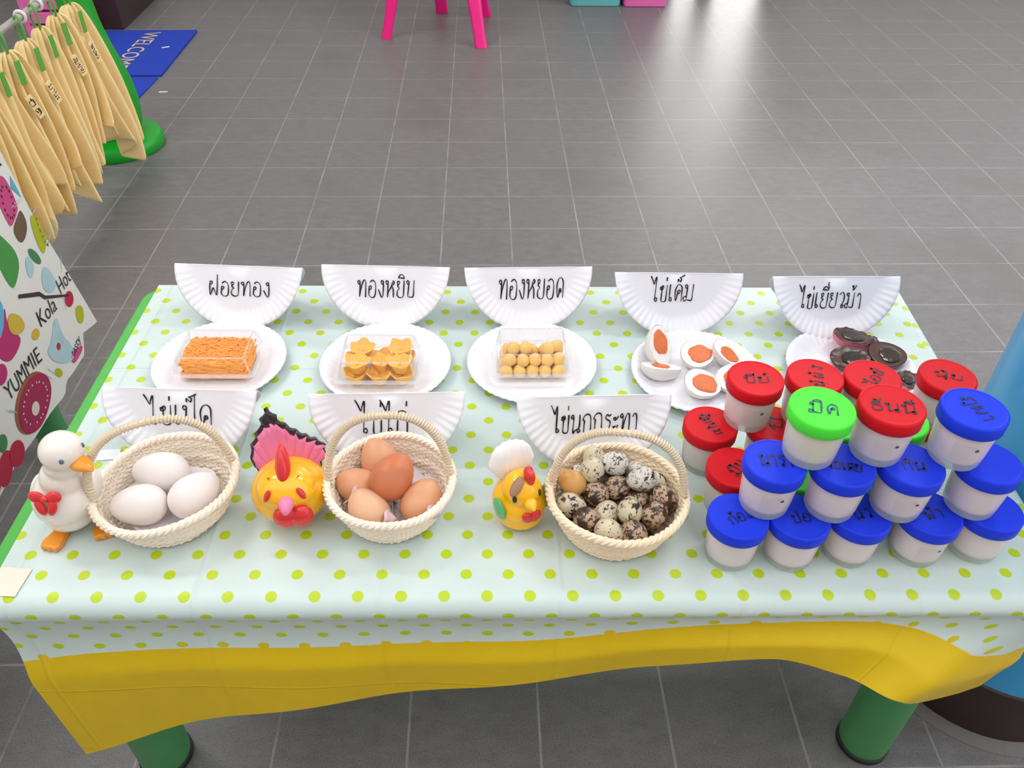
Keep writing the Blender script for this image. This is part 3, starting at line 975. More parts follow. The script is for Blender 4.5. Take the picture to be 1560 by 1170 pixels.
for k in range(150):
    face, ln = k % 3, r5.uniform(.010, .03)
    zc, ph = r5.uniform(.003, H2 - .003), r5.random() * 6
    u = r5.uniform(-1, 1)
    pts = []
    for i in range(7):
        q = (i / 6 - .5) * ln
        z = max(.0015, min(H2 - .001, zc + q * .25 * math.sin(ph) + .0008 * math.sin(ph + i)))
        if face == 0:
            pts.append((max(-W2, min(W2, u * (W2 - .004) + q)), -D2 + .0012 + .0008 * math.sin(ph * 3 + i), z))
        else:
            pts.append(((W2 - .0012) * (1 if face == 1 else -1), max(-D2, min(D2, u * (D2 - .004) + q)), z))
    g.tube(pts, .0009, 5)
o = tag(g.build('egg_thread_sweet', M['orange'], loc=(-.370, .912, ZP + .0012), rot=(0, 0, -.02)), 'orange block of fine golden egg threads in the leftmost clear box', 'sweet')
o['kind'] = 'stuff'

def flower_sweet(r=.0165, h=.016, seed=0):
    g = G()
    rr = random.Random(seed)
    rows = []
    n = 40
    prof = [(.0, 0), (.55, 0), (.62, .3), (.85, .75), (1.0, 1.0), (.9, 1.02), (.6, .72), (.25, .60), (0, .60)]
    ph = rr.random() * 6
    for pr, pz in prof:
        row = []
        for k in range(n):
            a = 2 * PI * k / n
            q = pr * r * (1 + .085 * pr * math.cos(5 * a + ph) + .04 * math.sin(3 * a + seed))
            row.append((q * math.cos(a), q * math.sin(a), pz * h * (1 + .10 * math.sin(5 * a + 1 + ph))))
        rows.append(row)
    g.grid(rows, closed_u=True)
    return g
bx, by = -.146, .895
yip = [(-.031, -.017, 0), (.001, -.018, 0), (.032, -.017, 0), (-.031, .016, 0), (.001, .017, 0), (.032, .017, 0),
       (-.028, -.013, 1), (.030, -.014, 1), (-.024, .017, 1), (.029, .018, 1), (.003, -.006, 1)]
yl = ['lower front left', 'lower front middle', 'lower front right', 'lower back left', 'lower back middle', 'lower back right',
      'upper front left', 'upper front right', 'upper back left', 'upper back right', 'upper middle']
for k, ((x, y, l), nm) in enumerate(zip(yip, yl)):
    o = flower_sweet(.0172 if k < 10 else .014, .0175, k).build('flower_sweet', M['yip'], loc=(bx + x, by + y, ZP + .001 + l * .0165 - (.005 if k == 10 else 0)), rot=(0, 0, k))
    tag(o, 'golden flower-shaped egg sweet, %s piece in its clear box' % nm, 'sweet', 'flower-shaped golden sweets')

bx, by = .066, .905
yod = []
for iy, yy in enumerate((-.019, .001, .020)):
    for ix in range(5):
        yod.append((-.036 + .018 * ix, yy, 0, ('front', 'middle', 'back')[iy] + ' row of the lower layer, ' + ('far left', 'left of centre', 'centre', 'right of centre', 'far right')[ix]))
for x, y, n in ((-.031, -.011, 'front far left'), (-.0135, -.012, 'front left'), (.0035, -.011, 'front middle'), (.021, -.012, 'front right'), (.0365, -.009, 'front far right'),
                (-.034, .012, 'back far left'), (-.017, .009, 'back left'), (.001, .010, 'back middle'), (.0185, .011, 'back right'), (.035, .012, 'back far right')):
    yod.append((x, y, 1, n + ' of the upper layer'))
for x, y, n in ((-.026, .000, 'left'), (-.009, .001, 'left of middle'), (.022, -.001, 'right of middle'), (.034, .004, 'right')):
    yod.append((x, y, 2, n + ' one on the very top'))
gd = G()
gd.ell((0, 0, .009), (.0096, .0092, .0090), fn=lambda q, d: q * (1 + .05 * math.sin(5 * d.x + 3 * d.y)) + Vector((0, 0, .0012 * max(0, d.z) ** 3)))
drop0 = None
for k, (x, y, l, nm) in enumerate(yod):
    nm = nm.replace(' row of the lower layer', ' row below')
    if drop0 is None:
        drop0 = gd.build('golden_drop_sweet', M['yod'])
        o = drop0
    else:
        o = drop0.copy()
        COL.objects.link(o)
    o.location = (bx + x, by + y, ZP + .001 + l * (.0132 if l < 2 else .0125))
    o.rotation_euler = (0, 0, k * 1.7)
    tag(o, 'golden egg drop, ' + nm + ', in its box', 'sweet', 'round golden egg drops')

# ------------------------------------------------------------------ cut eggs
def half_egg(name, label, cat, group, pos, n, along, L, W, shellm, whitem, yolkm, yr=.6, yoff=(0, 0), depth=1.0, seed=0, jag=.0):
    rr = random.Random(seed)
    t = thing(name, label, cat, pos, group=group)
    t.rotation_euler = frame(n, along).to_euler()
    def outline(a, k=1.0):
        # egg outline: blunt end at -x, narrower at +x
        x = L / 2 * math.cos(a)
        y = W / 2 * math.sin(a) * (1 - .14 * math.cos(a))
        return x * k, y * k
    nn = 36
    ph = [rr.random() * 6 for _ in range(3)]
    def jagz(a):
        return jag * (math.sin(7 * a + ph[0]) + .7 * math.sin(13 * a + ph[1]) + .5 * math.sin(19 * a + ph[2]))
    rows = []
    for i in range(11):
        b = PI / 2 * i / 10
        rows.append([(*outline(2 * PI * k / nn, math.sin(b) if i else 0), -W / 2 * depth * math.cos(b) + (jagz(2 * PI * k / nn) * math.sin(b) ** 6)) for k in range(nn)])
    g = G(); g.grid(rows, closed_u=True)
    sh = g.build('shell', shellm, t)
    rows = []
    for q, z in ((.985, -.0012), (.975, .0002), (.93, .0004), (.7, -.0004), (.3, -.0006), (0, -.0006)):
        rows.append([(*outline(2 * PI * k / nn, q), z + (jagz(2 * PI * k / nn) * q ** 6 * .9)) for k in range(nn)])
    g = G(); g.grid(rows, closed_u=True)
    g.build('egg_white' if shellm is M['eggshell'] else 'dark_jelly', whitem, t)
    rows = []
    R = W / 2 * yr
    for q, z in ((1.0, -.001), (.97, .0008), (.8, .0014), (.4, .001), (0, .0013)):
        rows.append([(yoff[0] + q * R * 1.18 * math.cos(a) * (1 + .07 * math.sin(3 * a + ph[0]) + .04 * math.sin(7 * a)), yoff[1] + q * R * math.sin(a) * (1 + .06 * math.sin(4 * a + ph[1])), z) for a in [2 * PI * k / nn for k in range(nn)]])
    g = G(); g.grid(rows, closed_u=True)
    g.build('yolk', yolkm, t)
    return t
SE = dict(cat='salted egg', group='cut salted eggs')
def salted(label, pos, n, along, L=.056, W=.044, **k):
    return half_egg('salted_egg_half', label, 'salted egg', 'cut salted eggs', pos, n, along, L, W, M['eggshell'], M['eggwhite'], M['yolk'], **k)
ZE = ZP + .019
salted('largest salted egg half, standing up at the back left of its plate, oval orange yolk', (.250, .922, ZP + .026), (.62, -.42, .66), (.1, .75, .55), .062, .046, yr=.68, yoff=(.004, 0), seed=1)
salted('salted egg half tipped with its bare shell toward the front left of its plate', (.246, .886, ZP + .017), (.10, .42, .90), (1, -.1, 0), .058, .042, yr=.5, seed=2)
salted('salted egg half facing up in the centre of the plate, round yolk', (.302, .910, ZE), (.06, -.30, .95), (1, .2, 0), .050, .044, yr=.68, yoff=(.003, 0), seed=3)
salted('salted egg half tilted away at the back right of the plate', (.348, .912, ZE), (.42, -.18, .88), (.9, -.4, 0), .054, .042, yr=.62, yoff=(0, -.004), seed=4)
salted('salted egg half with ragged yolk at the front of the plate', (.296, .846, ZE), (.12, -.30, .95), (1, -.3, 0), .052, .044, yr=.68, yoff=(.003, .001), seed=5, jag=.0006)
salted('salted egg half peeking out behind the red-lidded jar, at the right of the plate', (.340, .860, ZE), (-.1, -.2, .97), (.7, .7, 0), .052, .042, yr=.55, seed=6)
g = G(); g.ell((0, 0, 0), (.011, .006, .003), fn=lambda q, d: Vector((q.x, q.y, abs(q.z) * .6)))
tag(g.build('eggshell_piece', M['eggshell'], loc=(.303, .8165, ZP + .0008), rot=(0, 0, .2)), 'small chip of white eggshell at the front rim of the salted egg plate', 'eggshell')
def century(label, pos, n, along, L, W, shellm, **k):
    return half_egg('century_egg_half', label, 'century egg', 'cut century eggs', pos, n, along, L, W, shellm, M['jelly'], M['century_yolk'], **k)
century('century egg piece in pink shell at the back of the plate, ragged dark top', (.535, .944, ZP + .024), (.10, .02, .99), (1, -.1, 0), .056, .040, M['pink_shell'], yr=.70, seed=11, jag=.0009)
century('brownish green century egg half lying at the left front, just behind the red lids', (.518, .900, ZP + .019), (-.1, -.18, .97), (1, -.1, 0), .056, .040, M['jelly'], yr=.72, yoff=(.004, 0), seed=12, jag=.0007)
century('dark century egg half facing up with a shiny centre, right on its plate', (.573, .904, ZP + .021), (.10, -.22, .97), (1, .1, 0), .058, .046, M['jelly'], yr=.60, yoff=(.002, -.002), seed=13)
century('small pink-shelled century egg piece at the right front, half hidden behind the red lids', (.585, .856, ZP + .015), (.2, -.2, .95), (1, .5, 0), .040, .030, M['pink_shell'], yr=.6, seed=14, jag=.001)
century('small dark red century egg piece right of the ragged pink-shelled one', (.566, .9435, ZP + .013), (.25, -.30, .92), (.8, .5, 0), .030, .024, M['pink_shell'], yr=.7, seed=15, jag=.0009)

# ------------------------------------------------------------------ baskets
def basket(label, x, y, R, Rb, H, wm, tx, rz, hz, lean, seed, wide=1.0):
    """woven bowl (stakes + wavy strands), rolled rim and an arched handle"""
    t = thing('wicker_basket', label, 'basket', (x, y, ZC + .0008), (0, tx, rz), 'wicker egg baskets')
    rr = random.Random(seed)
    def rad(f):
        return Rb + (R - Rb) * (f ** .75)
    NS = 40
    g = G()
    nrow = 17
    for k in range(nrow):
        f = (k + .5) / nrow
        z = .003 + f * (H - .008)
        pts = []
        off = PI if k % 2 else 0
        n = NS * 4
        for i in range(n):
            a = 2 * PI * i / n
            r = rad(f) + .0011 * math.cos(NS * a + off) + .0008 * math.sin(3 * a + k)
            pts.append((r * math.cos(a) * wide, r * math.sin(a), z + .0007 * math.sin(5 * a + k * 1.3)))
        g.tube(pts, (H / nrow) * .60, 6, closed=True)
    wall = g.build('woven_wall', wm, t)
    g = G()
    for j in range(NS * 2):
        a = 2 * PI * (j // 2) / NS + (.02 if j % 2 else -.02)
        pts = [(rad(f) * math.cos(a) * wide, rad(f) * math.sin(a), .003 + f * (H - .004)) for f in (0, .2, .45, .7, 1)]
        g.tube(pts, .0013, 5)
    g.build('stakes', wm, wall)
    g = G()
    rows = []
    for r in (0, .3, .6, .85, 1.0):
        rows.append([(r * Rb * math.cos(2 * PI * k / 68) * wide, r * Rb * math.sin(2 * PI * k / 68), .0035 + .0012 * (r > .1) * math.cos(17 * 2 * PI * k / 68 + (r * 20))) for k in range(68)])
    g.grid(rows, closed_u=True)
    o = g.build('woven_base', wm, t)
    m = o.modifiers.new('thickness', 'SOLIDIFY'); m.thickness = .003
    # rolled border of three twisted strands
    g = G()
    for q in range(3):
        pts = []
        n = 180
        for i in range(n):
            a = 2 * PI * i / n
            w = 22 * a + q * 2 * PI / 3
            pts.append(((R + .0015 + .0024 * math.cos(w)) * math.cos(a) * wide, (R + .0015 + .0024 * math.cos(w)) * math.sin(a), H - .002 + .0026 * math.sin(w) + .001 * math.sin(4 * a + seed)))
        g.tube(pts, .0027, 6, closed=True)
    g.build('rim', wm, t)
    # handle: core wrapped with a winding strand
    g = G()
    core = []
    n = 70
    for i in range(n + 1):
        a = PI * i / n
        c = math.cos(a)
        sgn = 1 if c > 0 else -1
        hx = -(R - .001) * sgn * abs(c) ** .80 * wide
        s = math.sin(a) ** .85
        core.append(Vector((hx, lean * s, H - .014 + (hz + .014) * s)))
    g.tube(core, .0036, 8)
    wrap = []
    for i in range(n * 9 + 1):
        f = i / 9
        i0 = min(int(f), n - 1)
        p = core[i0].lerp(core[i0 + 1], f - i0)
        tg = (core[i0 + 1] - core[i0]).normalized()
        sx = tg.cross(Vector((0, 1, 0))).normalized()
        sy = sx.cross(tg)
        w = i * 2 * PI / 9
        wrap.append(p + .0040 * (math.cos(w) * sx + math.sin(w) * sy))
    g.tube(wrap, .0013, 4)
    g.build('handle', M['wicker_handle'], t)
    return t
basket('cream wicker basket of three white duck eggs, beside the white duck figurine', -.361, .652, .0725, .054, .049, M['wicker'], -.05, .36, .086, .004, 1, 1.06)
basket('cream wicker basket of brown hen eggs, between the two yellow figurines', -.109, .648, .0690, .050, .053, M['wicker'], .0, .04, .088, .008, 2, 1.01)
basket('straw-coloured wicker basket full of speckled quail eggs, beside the jar stack', .147, .622, .0720, .053, .055, M['wicker_warm'], .0, -.16, .080, .010, 3, 1.04)

def crumple(name, label, x, y, z, R, seed, amp=.006, edge=True, mat_=None):
    rr = random.Random(seed)
    g = G()
    rows = []
    nr, na = 9, 48
    ph = [rr.random() * 6 for _ in range(8)]
    for i in range(nr):
        f = i / (nr - 1)
        row = []
        for k in range(na):
            a = 2 * PI * k / na
            r = R * f * (1 + .06 * math.sin(7 * a + ph[0]) * f)
            zz = amp * (.5 + .5 * math.sin(9 * r / R * 2 + 3 * a + ph[1]) * math.sin(5 * a + ph[2]) * f) + .010 * f ** 3 + .25 * amp * math.sin(17 * a + ph[3] + 9 * f)
            row.append((r * math.cos(a), r * math.sin(a), zz))
        rows.append(row)
    g.grid(rows, closed_u=True)
    o = g.build(name, M['tissue'], loc=(x, y, z), angle=180)
    return tag(o, label, 'paper')
crumple('tissue_nest', 'crumpled white tissue lining the basket of white duck eggs', -.362, .650, ZC + .007, .055, 4)
nest = crumple('tissue_nest', 'crumpled white tissue lining the basket of brown hen eggs', -.109, .648, ZC + .007, .052, 6, .010)

def egg_mesh(L, W):
    g = G()
    def fn(q, d):
        k = 1 - .16 * d.x
        return Vector((q.x + .02 * L, q.y * k, q.z * k))
    g.ell((0, 0, 0), (L / 2, W / 2, W / 2), nu=28, nv=18, fn=fn)
    # spin the poles onto z is not needed: the long axis is x
    return g
def egg(name, label, cat, group, pos, along, L, W, m):
    o = egg_mesh(L, W).build(name, m, loc=pos)
    x = Vector(along).normalized()
    o.rotation_euler = x.to_track_quat('X', 'Z').to_euler()
    return tag(o, label, cat, group)
ZB = ZC + .0145
egg('duck_egg', 'white duck egg at the back of the left basket', 'egg', 'white duck eggs', (-.377, .677, ZB + .021), (-.9, .10, .05), .066, .049, M['duck_egg'])
egg('duck_egg', 'white duck egg at the right of the left basket', 'egg', 'white duck eggs', (-.331, .642, ZB + .021), (.62, .75, .1), .063, .047, M['duck_egg'])
egg('duck_egg', 'white duck egg at the front left of its basket, by the duck figurine', 'egg', 'white duck eggs', (-.387, .628, ZB + .021), (-.95, -.12, .05), .062, .046, M['duck_egg'])
egg('hen_egg', 'tan hen egg at the back of the middle basket, behind the red-brown one', 'egg', 'brown hen eggs', (-.125, .689, ZB + .024), (-.3, .5, .6), .056, .045, M['hen_egg'])
egg('hen_egg', 'darkest red-brown hen egg, resting on top in the middle basket', 'egg', 'brown hen eggs', (-.106, .648, ZB + .040), (.45, .72, .35), .059, .047, M['hen_egg_dark'])
egg('hen_egg', 'tan hen egg at the left of the middle basket', 'egg', 'brown hen eggs', (-.147, .655, ZB + .017), (-.8, .2, .25), .054, .043, M['hen_egg'])
egg('hen_egg', 'pale hen egg at the front left of the middle basket', 'egg', 'brown hen eggs', (-.131, .614, ZB + .021), (-.5, .5, .6), .055, .045, M['hen_egg_pale'])
egg('hen_egg', 'tan hen egg at the right of the middle basket', 'egg', 'brown hen eggs', (-.073, .628, ZB + .020), (.4, .65, .35), .056, .045, M['hen_egg'])
def curl(label, x, y, z, rz, s=1.0):
    g = G()
    rows = []
    for i in range(10):
        f = i / 9
        rows.append([((.028 * f - .014) * s, .004 * math.sin(f * 5 + j) + .006 * j / 4, (.016 * j / 4) * s * (.6 + .4 * math.sin(f * PI)) + .002 * math.sin(f * 7)) for j in range(5)])
    g.grid(rows)
    o = g.build('tissue_scrap', [M['tissue_pink']], loc=(x, y, z), rot=(.2, 0, rz), angle=180)
    m = o.modifiers.new('thickness', 'SOLIDIFY'); m.thickness = .0006
    return tag(o, label, 'paper')
curl('curled pinkish tissue edge between the left and front hen eggs', -.147, .630, ZB + .020, .9)
curl('curled pinkish tissue edge right of the pale front hen egg', -.108, .596, ZB + .020, 1.0, .8)
curl('curled pinkish tissue edge in front of the right-hand hen egg', -.062, .601, ZB + .022, .8, .8)

# quail eggs: visible ones by place, a few buried beneath
QV = [(.124, .694, 1, 'q1', 'back left, by the handle foot'), (.152, .699, 1, 'q4', 'at the very back'), (.148, .670, 0, 'q2', 'large pale, lying on top at the centre back'),
      (.097, .668, 2, 'q2', 'whitish, at the left back of the pile'), (.103, .638, 0, 'q3', 'plain tan with few spots, at the left'), (.128, .631, 1, 'q4', 'dark, left of centre'),
      (.111, .600, 1, 'q4', 'reddish dark, at the left front'), (.184, .640, 0, 'q2', 'greyish white, right of centre on top'), (.203, .670, 1, 'q1', 'cream, at the right back with black blotches'),
      (.178, .676, 2, 'q2', 'pale, tucked in at the back right'), (.157, .604, 1, 'q1', 'cream, at the front centre with dark blotches'), (.132, .580, 2, 'q1', 'front-most left, by the basket rim'),
      (.183, .598, 0, 'q4', 'reddish brown, at the front right'), (.204, .622, 1, 'q4', 'at the right edge by the handle'), (.139, .611, 2, 'q1', 'small cream, left of the front centre egg'),
      (.155, .580, 2, 'q4', 'front-most right, by the basket rim'), (.152, .637, 1, 'q4', 'dark, in the very middle'), (.112, .689, 2, 'q1', 'at the far back left under the handle'),
      (.090, .613, 2, 'q1', 'at the left front edge'), (.122, .658, 1, 'q1', 'cream and black, just left of the large pale one'), (.165, .692, 2, 'q1', 'at the back, right of the middle'),
      (.087, .640, 2, 'q2', 'at the far left edge'), (.167, .623, 2, 'q4', 'small dark, in front of the greyish white one')]
r8 = random.Random(11)
P = [[x, y, (.038 if l == 0 else .033 if l == 1 else .025)] for x, y, l, m, n in QV]
low = []
for k in range(9):
    a = 2 * PI * k / 9
    low.append([.147 + .036 * math.cos(a), .624 + .036 * math.sin(a), .0])
low += [[.147, .624, .0]]
allp = np.array([[p[0], p[1], p[2] + .008] for p in P] + [[p[0], p[1], .0125] for p in low])
tgt = allp.copy()
for it in range(160):
    d = allp[:, None] - allp[None]
    dist = np.linalg.norm(d, axis=2) + np.eye(len(allp))
    push = np.clip(.0276 - dist, 0, None)
    np.fill_diagonal(push, 0)
    allp += (d / dist[..., None] * push[..., None]).sum(1) * .30
    allp += (tgt - allp) * .02
    c = allp[:, :2] - np.array([.147, .623])
    r = np.linalg.norm(c, axis=1)
    lim = .053 + .019 * np.clip(allp[:, 2] / .055, 0, 1) ** .75 - .0165
    s = np.where(r > lim, lim / r, 1)
    allp[:, :2] = np.array([.147, .623]) + c * s[:, None]
    allp[:, 2] = np.clip(allp[:, 2], .0185, .062)
for k, p in enumerate(allp):
    al = (r8.uniform(-1, 1), r8.uniform(-1, 1), r8.uniform(-.35, .35))
    if k < len(QV):
        m, nm = QV[k][3], QV[k][4]
        lab = 'quail egg ' + nm + ', in the quail basket'
    else:
        m, lab = 'q4', 'speckled quail egg mostly buried under the others in the quail basket'
    egg('quail_egg', lab, 'quail egg', 'speckled quail eggs', (p[0], p[1], ZC + p[2]), al, .0350, .0280, M[m])

# ------------------------------------------------------------------ jars
def make_jar(lidm, content, sticker=True):
    root = bpy.data.objects.new('lidded_jar', None)
    root.empty_display_size = .02
    COL.objects.link(root)
    g = G()
    g.lathe([(.0262, .0105), (.0272, .013), (.0290, .040), (.0298, .0505), (.0300, .054)], 48)
    body = g.build('jar_body', M['jar'], root)
    if sticker:
        g = G()
        rows = []
        for i in range(9):
            a = math.radians(-128 + 40 * i / 8)
            rows.append([((.0276 + .0016 * j / 3 + .0006) * math.cos(a), (.0276 + .0016 * j / 3 + .0006) * math.sin(a), .016 + .024 * j / 3) for j in range(4)])
        g.grid(rows)
        sk = g.build('sticker', M['sticker'], body)
        a = math.radians(-84)
        g = G()
        T = Matrix.Translation((.0294 * math.cos(a), .0294 * math.sin(a), .034)) @ Matrix.Rotation(a + PI / 2, 4, 'Z') @ Matrix.Rotation(PI / 2, 4, 'X')
        g.add([(.0022 * math.cos(2 * PI * k / 14), .0018 * math.sin(2 * PI * k / 14), 0) for k in range(14)], [list(range(14))], T)
        g.build('sticker_dot', M['sticker_dot'], sk)
    g = G()
    g.lathe([(0, 0.0005), (.022, .0005), (.0250, .001), (.0262, .0035), (.0266, .008), (.0262, .0105), (.024, .0108), (0, .0108)], 48)
    g.build('jar_base', M['jar_base'], root)
    g = G()
    g.lathe([(0, .0112), (.0248, .0112), (.0255, .013), (.0272, .040), (.0278, .047), (0, .047)], 40)
    g.build('filling', content, root)
    g = G()
    g.lathe([(.0305, .0500), (.0322, .0500), (.0326, .0505), (.0327, .0630), (.0322, .0648), (.0312, .0655), (.0298, .0657), (.0290, .0653), (.0280, .0652), (0, .0652)], 64)
    g.build('lid', lidm, root)
    return root
JZ = ZC + .0004
JH = .0662
protos = {}
def jar(x, y, level, color, label, text=None, rz=0, size=.03, ink='ink', content='jar_content', sticker=True, ht=.017, spin=None):
    key = (color, content, sticker)
    if key not in protos:
        protos[key] = make_jar(M[color + '_lid'], M[content], sticker)
        o = protos[key]
    else:
        o = copy_tree(protos[key])
        for ch in list(kids(o)):
            for q in list(kids(ch)):
                if q.name.startswith('writing'):
                    bpy.data.objects.remove(q)
    tag(o, label, 'jar', 'lidded jars in the stack')
    o.location = (x, y, JZ + JH * (level - 1))
    o.rotation_euler = (0, 0, spin if spin is not None else 0)
    if text:
        lid = [c for c in kids(o) if c.name.startswith('lid')][0]
        g = G()
        T = Matrix.Rotation(rz - o.rotation_euler.z, 4, 'Z')
        put_hand(g, text, size, Matrix.Translation((0, 0, .0653)) @ T, ht, .05, pen=.00105, seed=int(x * 1000))
        g.build('writing', M[ink], lid, smooth=False, weld=False)
    return o
# front row on the cloth
jar(.271, .575, 1, 'blue', 'blue-lidded jar on the cloth, left end of the front bottom row', 'ก้อง', .4, .026, 'ink_blue', sticker=False)
jar(.337, .573, 1, 'blue', 'blue-lidded jar on the cloth, second from the left in the front bottom row', 'ปอ', .2, .020, 'ink_blue', sticker=False)
jar(.405, .577, 1, 'blue', 'blue-lidded jar on the cloth, middle of the front bottom row', 'นิว', .2, .020, 'ink_blue', sticker=False)
jar(.482, .576, 1, 'blue', 'blue-lidded jar on the cloth, second from the right in the front bottom row', 'ฟ้า', .2, .020, 'ink_blue', spin=.15)
jar(.551, .580, 1, 'blue', 'blue-lidded jar on the cloth, right end of the front bottom row', None, sticker=False)
jar(.301, .592, 2, 'blue', 'blue-lidded jar, left end of the second layer at the front', 'นารา', -.1, .032, 'ink_blue', spin=.1)
jar(.371, .586, 2, 'blue', 'blue-lidded jar in the second layer, under the green and red jars at the front', 'ใบเตย', -.25, .034, 'ink_blue', sticker=False)
jar(.443, .585, 2, 'blue', 'blue-lidded jar in the second layer, under the front red and top blue jars', 'กัน', -.1, .022, 'ink_blue')
jar(.526, .587, 2, 'blue', 'blue-lidded jar, right end of the second layer, blank lid', None, sticker=False)
jar(.336, .601, 3, 'green', 'lime-green-lidded jar on the top layer, at its left end', 'มิค', -.22, .028, 'ink_teal', 'jar_content_cream', sticker=False, ht=.020)
jar(.408, .604, 3, 'red', 'red-lidded jar on the top layer, between the green and blue ones', 'ธันนี่', -.18, .042, ht=.022)
jar(.489, .597, 3, 'blue', 'blue-lidded jar on the top layer, at its right end', 'ภูผา', -1.35, .034, 'ink_blue', spin=-.1)
# second row
jar(.285, .647, 1, 'red', 'red-lidded jar on the cloth behind the leftmost blue jars', 'มีน', .9, .024, sticker=False)
jar(.354, .642, 1, 'green', 'green-lidded jar on the cloth, glimpsed between the front blue jars', None, sticker=False, content='jar_content_cream')
jar(.421, .643, 1, 'green', 'green-lidded jar on the cloth, hidden inside the stack behind the middle blue jar', None, sticker=False, content='jar_content_cream')
jar(.488, .646, 1, 'green', 'green-lidded jar on the cloth, hidden behind the right-hand blue jars', None, sticker=False, content='jar_content_cream')
jar(.385, .655, 2, 'green', 'green-lidded jar behind the gap of the top green and red jars', None, sticker=False, content='jar_content_cream')
jar(.455, .654, 2, 'green', 'green-lidded jar behind the top red jar, its rim showing at right', None, sticker=False, content='jar_content_cream')
# third row
jar(.272, .719, 1, 'red', 'red-lidded jar on the cloth, leftmost of the stack, next to the quail basket', 'อุ้มบุ๋ม', -1.15, .036, sticker=False)
jar(.350, .719, 1, 'red', 'red-lidded jar on the cloth, below and right of the raised red jar at left', 'ปี', 1.3, .020, sticker=False)
jar(.419, .722, 1, 'red', 'red-lidded jar on the cloth, hidden under the back row of red jars', None, sticker=False)
jar(.487, .722, 1, 'red', 'red-lidded jar on the cloth, hidden under the right back red jars', None, sticker=False)
jar(.555, .722, 1, 'red', 'red-lidded jar on the cloth, hidden under the rightmost red jar', None, sticker=False)
jar(.315, .726, 2, 'red', 'red-lidded jar raised on two red jars, in front of the salted egg plate', 'ปีย์', .0, .028, spin=.1)
jar(.386, .729, 2, 'red', 'red-lidded jar in the back row behind the top green jar, writing running upward', 'น้ำผึ้ง', 1.35, .036, sticker=False)
jar(.453, .726, 2, 'red', 'red-lidded jar in the back row behind the top red jar', 'ไอซ์', .95, .036, sticker=False)
jar(.543, .727, 2, 'red', 'red-lidded jar, rightmost of the back row by the blue pillar', 'นุ้ย', -.35, .030, sticker=False)

# ------------------------------------------------------------------ ceramic figurines
def remesh(o, vox, it=4):
    m = o.modifiers.new('blend', 'REMESH')
    m.mode = 'VOXEL'
    m.voxel_size = vox
    m.use_smooth_shade = True
    s = o.modifiers.new('soften', 'SMOOTH')
    s.iterations = it
    s.factor = .5
    return o
# duck, facing the viewer and slightly to the right
duck = thing('duck_figurine', 'white ceramic duck figurine with orange beak and red bow, beside the left basket', 'figurine', (-.467, .631, ZC + .0003), (0, 0, .07))
DH = Matrix.Translation((.018, 0, 0)) @ Matrix.Rotation(1.02, 4, 'Z')
g = G()
g.ell((0, .002, .046), (.034, .036, .036))
g.ell((0, .002, .030), (.031, .033, .025))
g.ell((0, .030, .056), (.014, .018, .013))
g.ell((.007, .000, .078), (.0225, .0225, .024))
g.ell((.014, -.001, .098), (.0185, .0185, .018))
g.ell((0, -.002, .118), (.0225, .0228, .0220), T=DH)
for sx in (-1, 1):
    g.ell((sx * .0275, .010, .050), (.008, .022, .018))
remesh(g.build('body', M['duck_white'], duck), .002, 5)
g = G()
g.ell((0, -.028, .1105), (.0105, .0150, .0046), T=DH, fn=lambda q, d: Vector((q.x * (1 - .45 * max(0, -d.y)), q.y, q.z * (1.3 - .5 * max(0, -d.y)) - .004 * max(0, -d.y) ** 2)))
g.ell((0, -.026, .1060), (.0080, .0100, .0028), T=DH)
g.build('beak', M['fig_orange'], duck)
for sx in (-1, 1):
    n = Vector((sx * .62, -.76, .18)).normalized()
    g = G(); g.ell((0, 0, 0), (.0030, .0024, .0013), T=DH @ Matrix.Translation(Vector((0, -.002, .118)) + Vector((n.x * .0226, n.y * .0229, n.z * .0222))) @ frame(n, (0, 0, 1)).to_4x4())
    g.build('eye', M['fig_grey'], duck)
for sx in (-1, 1):
    g = G()
    pts = [(-.006, .016), (.006, .016), (.0115, -.010), (.0085, -.019), (.003, -.0165), (0, -.0195), (-.003, -.0165), (-.0085, -.019), (-.0115, -.010)]
    g.prism(pts, 0, .0085)
    o = g.build('foot', M['fig_orange'], duck, loc=(.008 + sx * .023, -.015 + sx * .006, 0), rot=(0, 0, sx * .30), bevel=.0022)
g = G()
BW = Matrix.Rotation(-.12, 4, 'Z') @ Matrix.Translation((0, -.0275, .0745)) @ Matrix.Rotation(-.30, 4, 'X') @ Matrix.Scale(1.22, 4)
for sx in (-1, 1):
    g.ell((0, 0, 0), (.0074, .0030, .0058), T=BW @ Matrix.Translation((sx * .0074, 0, .001)) @ Matrix.Rotation(sx * -.35, 4, 'Y'))
    g.ell((0, 0, 0), (.0042, .0026, .0085), T=BW @ Matrix.Translation((sx * .0052, -.0012, -.0085)) @ Matrix.Rotation(sx * .32, 4, 'Y'))
g.ell((0, -.0012, 0), (.0036, .0034, .0036), T=BW)
g.build('bow', M['fig_red'], duck)

# rooster with a pink fan tail behind a round yellow body
ro = thing('rooster_figurine', 'yellow ceramic rooster figurine with a pink black-edged fan tail, left of the hen egg basket', 'figurine', (-.222, .644, ZC + .0003), (0, 0, .10))
g = G()
def flat(q, d):
    return q
g.ell((0, 0, .040), (.0435, .040, .038))
g.ell((0, .002, .022), (.036, .034, .021))
g.ell((0, -.012, .058), (.034, .030, .026))
remesh(g.build('body', M['fig_yellow'], ro), .0022, 5)
